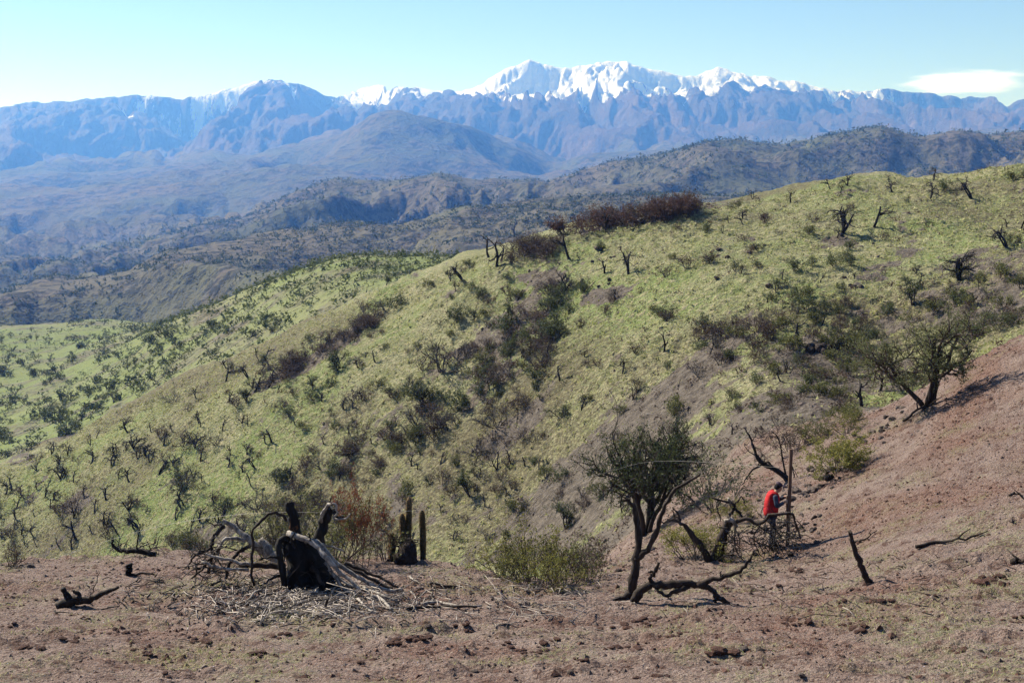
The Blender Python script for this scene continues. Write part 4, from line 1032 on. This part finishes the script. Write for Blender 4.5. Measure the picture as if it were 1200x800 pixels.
# --- crooked standing stick, branches on the near slope
h5 = crop(900, 340, 2.222)
b = at(1019, 684); o = limb(None, 'crooked_stake', h5, b[1], [(266, 768), (250, 735), (240, 708), (224, 672), (216, 640), (212, 630)], .085, .04, M['bark'], 8, None, .08, 20)
tag(o, 'crooked dark dead stake standing alone on open soil', 'stake')
for lb, pts, r in (('long thin dead branch lying on the grassy soil slope', [(385, 678), (440, 660), (500, 654), (552, 636)], .04), ('thin dead branch lying behind the crooked stake', [(222, 662), (250, 655), (282, 632)], .03), ('forked dead branch tip lying where the limb field ends on the slope', [(625, 540), (650, 535), (690, 560)], .035),
                   ('grey stick end lying on the stony near slope', [(630, 716), (655, 712), (690, 716)], .05), ('dark branch lying along the bank below the thorn tree', [(350, 345), (400, 322), (440, 305)], .05)):
    P = np.array([at(*h5(*p)) + [0, 0, r] for p in pts]); C = catmull(P, 12); C += rw.normal(0, .02, C.shape); C[:, 2] = [max(z, ground_z(x, y) + r * .6) for x, y, z in C]
    rt = empty('fallen_branch', P[0]); tag(rt, lb, 'branch', None)
    mb = MB(); mb.add(*tube_vf(C - P[0], np.linspace(r, r * .4, 12), 6, .1, rw)); mb.build('stem', M['bark'], rt)
    for k in (4, 7, 9):
        d = norm(C[k] - C[k - 1] + rw.normal(0, .12, 3) + [0, 0, .05]); Q = np.array([C[k], C[k] + d * .18 + [0, 0, .01], C[k] + d * .4 + rw.normal(0, .05, 3) * [1, 1, .3] + [0, 0, .01]]) - P[0]
        mb = MB(); mb.add(*tube_vf(Q, [r * .5, r * .4, r * .2], 5, 0, rw)); mb.build('twig', M['bark'], rt)
M['leaf_tree'] = mat_leaf('feathery_green_leaf', (0.10, 0.115, 0.042), (0.22, 0.235, 0.10))

# ------------------------------------------------------------------ near trees and bushes, each grown on its own
def grow(name, px, py, hpx, P, mats, seed, label, cat, wide=1.0, rot=None, stretch=(1, 1), push=0.0):
    b = at(px, py); lo_, hi_, LV, LF = plant(seed, P); o = empty(name, b + np.array([0, push, 0]))
    if push: o.location.z = ground_z(o.location.x, o.location.y)
    lo_.build('trunk' if 'tree' in name else 'stems', mats[0], o); link('crown', crown_mesh('crown', hi_, LV, LF, mats[1], mats[2]), o)
    s = hpx * scale_at(b) * 1.03; o.scale = (s * wide * stretch[0], s * wide * stretch[1], s); o.rotation_euler = (0, 0, seed * 1.3 if rot is None else rot)
    return tag(o, label, cat)
NT_ = dict(GTREE, stems=(4, 6), lean=(8, 38), L=.62, r=.035, seg=[7, 6, 5, 4], sides=[8, 5, 4, 3], kids=[(5, 8), (5, 8), (4, 7)], len=[(.5, .85), (.4, .7), (.35, .6)],
           leaves=7000, leafsize=.019, leafspread=.016, aspect=.4, gap=-.7, spread=.05)
NB = dict(BUSH, stems=(14, 20), L=.6, r=.010, seg=[6, 5, 4, 3], crook=[.12, .2, .25, .3], up=[.08, .05, .02, 0], taper=[.5, .4, .4, .3], sides=[5, 4, 3, 3], kids=[(3, 6), (3, 5), (2, 4)],
          ang=[(15, 50), (20, 60), (20, 65)], len=[(.4, .75), (.4, .7), (.35, .6)], leaves=1800, leafsize=.034, leafspread=.02, gap=-.9, spread=.3, split=1, aspect=.6)
NB['from'] = [.3, .25, .2]
grow('thorn_tree', 757, 628, 126, dict(NT_, leaves=15000), [M['bark'], M['twig_black'], M['leaf_dark']], 31, 'dense dark green thorn tree behind the dead forked tree', 'tree', .74)
grow('thorn_tree', 1085, 479, 114, dict(NT_, leaves=16000, stems=(3, 5), lean=(10, 44), L=.75, r=.042, up=[.1, .09, .06, .05]), [M['bark'], M['twig'], M['leaf_tree']], 34, 'spreading green thorn tree standing on the red shoulder of soil', 'tree', .95, None, (1.0, 1.0))
grow('grey_bush', 838, 600, 60, dict(NB, leaves=900), [M['twig_grey'], M['twig_grey'], M['leaf_dark']], 35, 'fine grey twiggy bush behind the leaning dead tree', 'bush', 1.15)
grow('russet_shrub', 408, 668, 104, dict(NB, stems=(9, 13), lean=(3, 26), leaves=4200, leafsize=.022), [M['twig'], M['twig'], M['leaf_red']], 37, 'tall russet-leaved shrub rising behind the burnt stump', 'bush', .42, None, (1, 1), 1.2)
grow('olive_shrub', 385, 665, 74, dict(NB, leaves=1800), [M['twig'], M['twig'], M['leaf_olive']], 38, 'olive green shrub half hidden by the burnt stump', 'bush', 1.0, None, (1, 1), .9)
grow('twiggy_shrub', 322, 660, 78, dict(NB, leaves=700), [M['twig_grey'], M['twig_grey'], M['leaf_olive']], 39, 'thin twiggy shrub behind the leaning weathered trunk', 'bush', 1.0, None, (1, 1), 1.4)
grow('twiggy_shrub', 445, 662, 50, dict(NB, leaves=200), [M['twig_grey'], M['twig_grey'], M['leaf_brown']], 40, 'small bare twiggy shrub between the russet shrub and the cactus', 'bush', .9, None, (1, 1), 1.0)
for i, (x, y, hh, mt, lb, w_) in enumerate(((592, 678, 36, 'leaf_yellow', 'low yellow-leaved bush at the start of the bush row', 1.2), (628, 686, 74, 'leaf_yellow', 'tallest yellow-green bush of the row on the brink', .8), (662, 684, 60, 'leaf_olive', 'bushy olive twiggy shrub next to the tallest yellow-green one', 1.0),
                                            (690, 680, 48, 'leaf_brown', 'brownish twiggy bush ending the bush row near the dead tree', 1.2), (608, 684, 60, 'leaf_olive', 'thin leafy bush between the two yellow bushes', .8), (645, 690, 46, 'leaf_yellow', 'small dense yellow bush low in the bush row', 1.1))):
    grow('leafy_bush', x, y, hh, dict(NB, leaves=1900, leafsize=.034), [M['twig_grey'], M['twig'], M[mt]], 50 + i, lb, 'bush', w_, None, (1, 1), .25)
for i, (x, y, hh, mt, lb, w_, lv) in enumerate(((980, 556, 44, 'leaf_yellow', 'large yellow-green bush on the stony bank beyond the post', 1.1, 3600), (950, 520, 28, 'leaf_olive', 'olive bush above the large yellow-green bush on the bank', 1.1, 2200), (992, 508, 24, 'leaf_yellow', 'small yellow bush beside a dead twig on the bank', 1.1, 1300),
                                                (815, 655, 36, 'leaf_yellow', 'pale yellow-green bush between the two dead trunks', 1.3, 2200), (858, 612, 30, 'leaf_yellow', 'yellow bush behind the hollow stump', 1.0, 1800), (930, 530, 34, 'leaf_brown', 'dry brown bush behind the bent bare tree', 1.2, 1000),
                                                (1062, 460, 34, 'leaf_brown', 'dark dry bush at the foot of the spreading thorn tree', 1.1, 900), (1130, 405, 27, 'leaf_green', 'green bush uphill behind the spreading thorn tree', 1.3, 2600), (1172, 388, 20, 'leaf_green', 'low green bush on the brow of the red shoulder', 1.5, 2200))):
    grow('bank_bush', x, y, hh, dict(NB, leaves=lv * 2, leafsize=.032), [M['twig_grey'], M['twig'], M[mt]], 70 + i, lb, 'bush', w_)

# ------------------------------------------------------------------ stones, clods, gravel, low grass
RK = [rock_mesh('rock', M['rock'], 10 + i) for i in range(5)]; DK = [rock_mesh('rock', M['darkrock'], 20 + i) for i in range(4)]; CL = [rock_mesh('soil_clod', M['clod'], 30 + i) for i in range(6)]
rs = np.random.default_rng(77)
def stone(nm, meshes, px, py, wpx, label, grp, cat, flat=.6):
    p = at(px, py); s = wpx * scale_at(p) / 2; o = link(nm, meshes[int(rs.integers(len(meshes)))], None, p + [0, 0, s * .1])
    o.scale = (s * rs.uniform(.8, 1.2), s * rs.uniform(.7, 1.1), s * flat * rs.uniform(.8, 1.2)); o.rotation_euler = (rs.uniform(-.2, .2), rs.uniform(-.2, .2), rs.uniform(0, 6.28))
    return tag(o, label, cat, grp)
for x, y, w_ in ((35, 664, 12), (500, 737, 11), (870, 762, 12), (938, 793, 11), (668, 790, 12), (555, 788, 10)):
    stone('rock', RK, x, y, w_, 'single grey stone sitting on the open soil', 'single stones on open soil', 'rock')
for i in range(46):                                        # rubble along the brow of the bank
    u = rs.random(); stone('rock', RK if rs.random() < .6 else DK, 930 + 130 * u + rs.normal(0, 7), 592 - 110 * u + rs.normal(0, 8), rs.uniform(4, 13), 'angular stone in the rubble on the brow of the bank', 'rubble stones on the bank', 'rock', .7)
for i in range(12): stone('rock', DK, 963 + rs.normal(0, 12), 408 + rs.normal(0, 6), rs.uniform(8, 16), 'black stone of the outcrop on the brown bank', 'stones of the black outcrop', 'rock', 1.0)
for i in range(24): stone('rock', DK if i % 2 else RK, 700 + rs.normal(0, 35), 655 + rs.normal(0, 10), rs.uniform(4, 10), 'stone in the gully bed behind the dead forked tree', 'stones of the gully bed', 'rock', .7)
for i in range(26): stone('rock', DK if i % 3 else RK, rs.choice([890, 700, 845, 1010]) + rs.normal(0, 12), rs.choice([293, 332, 300]) + rs.normal(0, 5), rs.uniform(4, 8), 'small dark stone on the upper green slope', 'stones on the upper green slope', 'rock', .7)
for i in range(70): stone('rock', RK if i % 2 else DK, rs.uniform(868, 965), rs.uniform(585, 652), rs.uniform(3, 9), 'stone in the rubble under the dead limbs by the post', 'stones by the post', 'rock', .7)
CLP = [(475, 752, 26), (462, 756, 18), (492, 748, 22), (735, 760, 26), (720, 758, 14), (590, 755, 14), (610, 763, 20), (630, 765, 14), (500, 766, 14), (645, 752, 18), (757, 730, 16), (725, 735, 20), (745, 728, 22), (790, 745, 14), (132, 740, 12), (160, 742, 22), (98, 728, 10), (240, 752, 24), (300, 768, 20), (60, 705, 10), (170, 767, 16),
       (1000, 737, 22), (995, 733, 12), (1030, 706, 22), (1150, 684, 30), (1165, 680, 18), (1060, 727, 10), (940, 728, 22), (925, 732, 14), (980, 709, 14), (850, 690, 10), (905, 690, 14), (930, 670, 14), (1095, 698, 12), (835, 768, 34), (1125, 765, 20), (1190, 725, 12), (1185, 730, 16), (890, 780, 10), (765, 793, 20), (40, 760, 20), (10, 735, 14), (90, 752, 18), (200, 792, 14), (420, 775, 14), (330, 745, 16), (390, 732, 12), (545, 735, 16), (680, 775, 14)]
CM = [(90, 715, 'around the lone black log'), (250, 760, 'on open soil below the stump litter'), (480, 752, 'in the dark heap of clods before the stump litter'), (620, 760, 'in the scatter below the bush row'), (740, 745, 'below the dead forked tree and its fallen neighbour'),
      (900, 700, 'between the fallen tree and the crooked stake'), (1010, 725, 'below the crooked stake'), (1150, 685, 'on the grassy soil under the long thin branch'), (860, 775, 'on the pale grass patch of the near soil'), (1120, 765, 'on the smooth soil well below the stake')]
for x, y, w_ in CLP:
    wh = min(CM, key=lambda q: (q[0] - x) ** 2 + (q[1] - y) ** 2)[2]
    for k in range(5):
        stone('soil_clod', CL, x + rs.normal(0, w_ * .42), y + rs.normal(0, 1.6), w_ * rs.uniform(.3, .62), f'dark red upturned clod {wh}', f'soil clods {wh}', 'clod', .42)
def specks(name, n, smin, smax, mat, label, cat, sd, weight=None, xr=(-150, 1350), k0=3, k1=7, flat=.6):
    rng = np.random.default_rng(sd); P = scatter_idx(n, k0, k1, rng, weight, xr); S = rng.lognormal(0, .45, n) * smin; S = np.clip(S, smin * .5, smax)
    o8 = np.array([[1, 0, 0], [0, 1, 0], [-1, 0, 0], [0, -1, 0], [0, 0, 1.]])
    V = o8[None] * (1 + .35 * rng.standard_normal((n, 5, 1))) * S[:, None, None] * [1, 1, flat]
    a = rng.uniform(0, 6.28, n); c_, s_ = np.cos(a)[:, None], np.sin(a)[:, None]
    V = np.stack([V[..., 0] * c_ - V[..., 1] * s_, V[..., 0] * s_ + V[..., 1] * c_, V[..., 2]], -1) + P[:, None, :]
    F = np.array([[0, 1, 4], [1, 2, 4], [2, 3, 4], [3, 0, 4]]); F = (F[None] + 5 * np.arange(n)[:, None, None]).reshape(-1, 3)
    return tag(link(name, quads_mesh(name, V.reshape(-1, 3), F, [mat])), label, cat, kind='stuff')
specks('gravel', 34000, .020, .07, M['rock'], 'fine gravel strewn over the near soil', 'gravel', 41)
specks('dark_gravel', 14000, .020, .07, M['darkrock'], 'dark crumbs of stone over the near soil', 'gravel', 42)
specks('soil_crumbs', 24000, .026, .10, M['clod'], 'red crumbs of soil over the near slope', 'soil crumbs', 43, red + .1)
specks('slope_stones', 2600, .10, .4, M['rock'], 'small stones over the bare strips of the slope', 'stones', 44, soil_f + .05, k0=7, k1=11)
rg2 = np.random.default_rng(61); n = 16000
P = scatter_idx(n, 3, 6, rg2, thin ** 1.5 + .02, (-150, 1350)); V, F = leaf_quads(P, .06, rg2, .16, 1.2)
tag(link('grass_blades', quads_mesh('grass_blades', V, F, [M['grass_tuft']])), 'thin pale grass blades coming up through the near soil', 'grass', kind='stuff')

# ------------------------------------------------------------------ fence post and wire
m = new_mat('post_wood'); t = NT(m); n_ = t.noise(t.objcoord((6, 6, .8)), 5, 5, .6)
t.out(t.mix(t.ramp(n_, .35, .7), (.075, .045, .032), (.17, .105, .075)), .85, t.bump(n_, .5, .01), .2); M['post'] = m
pb = at(922, 640); Dp = pb[1]; top = W(922, 526, Dp); hgt_ = top[2] - pb[2]
mb = MB(); s_ = .042
ring = np.array([[-s_, -s_], [s_, -s_], [s_, s_], [-s_, s_]]); ch = .008
ring8 = np.array([[-s_ + ch, -s_], [s_ - ch, -s_], [s_, -s_ + ch], [s_, s_ - ch], [s_ - ch, s_], [-s_ + ch, s_], [-s_, s_ - ch], [-s_, -s_ + ch]])
zs = np.linspace(-.3, hgt_, 7); V = np.concatenate([np.c_[ring8 * (1 + .02 * rw.standard_normal()) + [.006 * z, 0], np.full(8, z)] for z in zs])
F = [(i * 8 + j, i * 8 + (j + 1) % 8, (i + 1) * 8 + (j + 1) % 8, (i + 1) * 8 + j) for i in range(6) for j in range(8)] + [tuple(48 + j for j in range(8))]
mb.add(V, F); post = mb.build('fence_post', M['post'], None, False); post.location = pb; tag(post, 'tall squared wooden post standing in front of the person in red', 'post')
m = new_mat('wire'); t = NT(m); t.out((.45, .42, .36), .5, None, .5); M['wire'] = m
wp = [W(921, 548, Dp), W(775, 540, 33), W(700, 556, 31), W(560, 590, 29), W(440, 600, 27.5), W(300, 601, 27), W(180, 618, 28), W(60, 655, 30)]
C = catmull(wp, 60); mb = MB(); mb.add(*tube_vf(C - C[0], .0032, 4)); o = mb.build('fence_wire', M['wire']); o.location = C[0]; tag(o, 'slack thin wire strung from the wooden post over the stump pile', 'wire')

# ------------------------------------------------------------------ the worker in the red vest
def cloth(name, a, b2, rough=.9):
    m = new_mat(name); t = NT(m); n = t.noise(t.objcoord(), 9, 4, .6); n2 = t.noise(t.objcoord(), 60, 2, .5)
    t.out(t.mix(t.ramp(n, .3, .7), a, b2), rough, t.bump(t.math('ADD', n, t.math('MULTIPLY', n2, .2)), .6, .02), .2); return m
M['red'] = cloth('red_vest', (.30, .010, .014), (.50, .026, .030)); M['navy'] = cloth('navy_cloth', (.012, .015, .028), (.035, .040, .065)); M['blue'] = cloth('blue_grey_sleeve', (.025, .035, .06), (.06, .075, .11))
M['skin'] = cloth('skin', (.30, .16, .11), (.38, .21, .15), .6); M['glove'] = cloth('pale_glove', (.42, .37, .34), (.60, .55, .50)); M['hat'] = cloth('dark_cap', (.03, .022, .035), (.08, .055, .075)); M['boot'] = cloth('boot', (.02, .016, .014), (.05, .04, .033)); M['hair'] = cloth('hair', (.008, .006, .005), (.02, .015, .012))
def skin(name, parent, nodes, edges, mat, sub=2):
    me = bpy.data.meshes.new(name); me.from_pydata([n_[:3] for n_ in nodes], edges, []); o = link(name, me, parent)
    o.modifiers.new('Skin', 'SKIN').use_smooth_shade = True
    for i, n_ in enumerate(nodes):
        d = me.skin_vertices[0].data[i]; r = n_[3]; d.radius = (r, n_[4]) if len(n_) > 4 else (r, r); d.use_root = i == 0
    s = o.modifiers.new('Sub', 'SUBSURF'); s.levels = s.render_levels = sub
    me.materials.append(mat); return o
fb = at(897, 639); fb[1] = Dp + .12; fb[2] = ground_z(fb[0], fb[1])
per = empty('person', fb); per.scale = (1.05, 1.05, 1.05); tag(per, 'person in red vest, dark cap and pale gloves bowed over a shovel at the post', 'person')
N = [(0, 0, .95, .135, .11), (.02, 0, 1.10, .13, .105), (.05, 0, 1.28, .15, .11), (.08, 0, 1.42, .12, .09), (.12, 0, 1.48, .055), (.185, 0, 1.53, .082, .075), (.215, 0, 1.62, .085, .078),
     (.06, -.16, 1.40, .045), (.085, -.25, 1.15, .046), (.29, -.13, 1.23, .034), (.35, -.10, 1.25, .034, .02),
     (.08, .16, 1.40, .045), (.23, .24, 1.19, .046), (.37, .09, 1.33, .034), (.415, .05, 1.345, .034, .02),
     (0, -.095, .88, .095), (.05, -.115, .50, .062), (-.02, -.12, .10, .045), (.0, -.12, .045, .042), (.16, -.13, .035, .035),
     (0, .095, .88, .095), (.11, .115, .50, .062), (.10, .12, .10, .045), (.12, .12, .045, .042), (.28, .13, .035, .035)]
E = [(0, 1), (1, 2), (2, 3), (3, 4), (4, 5), (5, 6), (3, 7), (7, 8), (8, 9), (9, 10), (3, 11), (11, 12), (12, 13), (13, 14), (0, 15), (15, 16), (16, 17), (17, 18), (18, 19), (0, 20), (20, 21), (21, 22), (22, 23), (23, 24)]
body = skin('body', per, N, E, M['skin'])
def fingers(root_pt, out, sgn):
    gl = []
    r_ = np.array(root_pt)
    for k in range(4):
        z = .028 - .019 * k; l = (.9, 1.0, .95, .75)[k]
        gl.append([tuple(r_ + [.0, .012 * sgn, z]) + (.010,), tuple(r_ + [.035 * l, .02 * sgn, z]) + (.010,), tuple(r_ + [.055 * l, -.0 * sgn, z - .003]) + (.009,), tuple(r_ + [.040 * l, -.028 * sgn, z - .005]) + (.008,)])
    gl.append([tuple(r_ + [-.03, -.01 * sgn, .025]) + (.011,), tuple(r_ + [.0, -.035 * sgn, .035]) + (.010,), tuple(r_ + [.03, -.040 * sgn, .025]) + (.009,)])
    return gl
for hp, sgn in (((.35, -.10, 1.25), -1), ((.415, .05, 1.345), 1)):
    gv = [((hp[0] - .05), hp[1] + .012 * sgn, hp[2] - .008, .038, .024), (hp[0] - .01, hp[1] + .005 * sgn, hp[2], .042, .022)]
    ge = [(0, 1)]
    go = skin('glove', per, gv, ge, M['glove'])
    for ch_ in fingers((hp[0], hp[1], hp[2]), None, sgn): skin('finger', go, ch_, [(i, i + 1) for i in range(len(ch_) - 1)], M['glove'], 1)
skin('vest', per, [(-.01, 0, .80, .215, .195), (-.005, 0, .98, .215, .20), (.01, 0, 1.14, .215, .20), (.03, 0, 1.30, .22, .20), (.055, 0, 1.43, .19, .17), (.10, 0, 1.52, .10, .10), (.055, -.15, 1.42, .095), (.07, .15, 1.42, .095)],
     [(0, 1), (1, 2), (2, 3), (3, 4), (4, 5), (4, 6), (4, 7)], M['red'])
skin('sleeve', per, [(.058, -.15, 1.43, .074), (.075, -.215, 1.29, .066), (.085, -.252, 1.15, .060), (.19, -.19, 1.19, .050), (.285, -.135, 1.227, .044)], [(0, 1), (1, 2), (2, 3), (3, 4)], M['blue'])
skin('sleeve', per, [(.075, .15, 1.43, .074), (.15, .21, 1.31, .066), (.23, .242, 1.19, .060), (.30, .165, 1.26, .050), (.365, .095, 1.325, .044)], [(0, 1), (1, 2), (2, 3), (3, 4)], M['navy'])
skin('trousers', per, [(0, 0, .95, .145, .12), (0, -.095, .86, .110), (.03, -.105, .68, .090), (.05, -.115, .50, .078), (.01, -.12, .30, .070), (-.02, -.12, .12, .066), (0, .095, .86, .110), (.06, .105, .68, .090), (.11, .115, .50, .078), (.10, .12, .30, .070), (.10, .12, .12, .066)],
     [(0, 1), (1, 2), (2, 3), (3, 4), (4, 5), (0, 6), (6, 7), (7, 8), (8, 9), (9, 10)], M['navy'])
for x0, y0 in ((-.03, -.12), (.09, .12)):
    skin('boot', per, [(x0, y0, .14, .058), (x0, y0, .06, .060, .062), (x0 + .10, y0 - .005, .045, .052, .042), (x0 + .20, y0 - .01, .04, .045, .036)], [(0, 1), (1, 2), (2, 3)], M['boot'])
# face: nose, eyes, mouth, ears; hair and cap
skin('nose', body, [(.295, 0, 1.575, .012), (.308, 0, 1.548, .016)], [(0, 1)], M['skin'], 1)
skin('mouth', body, [(.272, -.025, 1.505, .007), (.278, 0, 1.505, .009), (.272, .025, 1.505, .007)], [(0, 1), (1, 2)], M['hair'], 1)
for s in (-1, 1):
    skin('eye', body, [(.288, s * .032, 1.588, .010), (.294, s * .030, 1.586, .008)], [(0, 1)], M['hair'], 1)
    skin('ear', body, [(.195, s * .083, 1.595, .014), (.188, s * .088, 1.56, .012)], [(0, 1)], M['skin'], 1)
skin('hair', per, [(.115, 0, 1.52, .070, .078), (.14, 0, 1.60, .088, .088), (.19, 0, 1.66, .09, .09)], [(0, 1), (1, 2)], M['hair'])
cap = skin('cap', per, [(.165, 0, 1.625, .105, .107), (.205, 0, 1.68, .097, .100), (.225, 0, 1.71, .05, .06)], [(0, 1), (1, 2)], M['hat'])
mb = MB(); a = np.linspace(-1.2, 1.2, 11); ou = np.c_[.24 + .145 * np.cos(a) * 1.0, .098 * np.sin(a) / math.sin(1.2), 1.640 - .07 * np.cos(a)]; inn = np.c_[.205 + .07 * np.cos(a), .092 * np.sin(a) / math.sin(1.2), np.full(11, 1.650)]
V = np.concatenate([ou, inn, ou + [0, 0, .012], inn + [0, 0, .012]]); F = [(i, i + 1, 12 + i, 11 + i) for i in range(10)] + [(22 + i, 33 + i, 34 + i, 23 + i) for i in range(10)] + [(i, 22 + i, 23 + i, i + 1) for i in range(10)] + [(11 + i, 12 + i, 34 + i, 33 + i) for i in range(10)]
mb.add(V, F); mb.build('brim', M['hat'], cap)
# shovel held upright in front of the post
sh = empty('shovel', fb + np.array([.42, -.03, 0])); sh.location.z = ground_z(sh.location.x, sh.location.y); tag(sh, 'long wooden-handled shovel held upright between the person and the post', 'shovel')
zt = fb[2] + 1.42 - sh.location.z
mb = MB(); mb.add(*tube_vf(catmull([(.035, 0, .22), (.0, 0, .7), (-.02, 0, zt)], 12), .018, 8)); mb.build('handle', M['post'], sh)
mb = MB(); us = np.linspace(0, 1, 8); Vt = []
for z in us:
    w_ = .10 * (1 - .85 * (1 - z) ** 3 if z < .5 else 1); zz = -.08 + .30 * z
    for q in np.linspace(-1, 1, 7): Vt.append((.035 + .02 * q * q, w_ * q, zz))
for z in us:
    w_ = .10 * (1 - .85 * (1 - z) ** 3 if z < .5 else 1); zz = -.08 + .30 * z
    for q in np.linspace(-1, 1, 7): Vt.append((.039 + .02 * q * q, w_ * q, zz))
F = [(i * 7 + j, i * 7 + j + 1, (i + 1) * 7 + j + 1, (i + 1) * 7 + j) for i in range(7) for j in range(6)]; F += [tuple(56 + k for k in reversed(q)) for q in F]
m = new_mat('dull_steel'); t = NT(m); n_ = t.noise(t.objcoord(), 20, 4, .6); t.out(t.mix(n_, (.08, .06, .05), (.22, .20, .18)), .5, None, .5); M['steel'] = m
mb.add(Vt, F); mb.build('blade', M['steel'], sh)
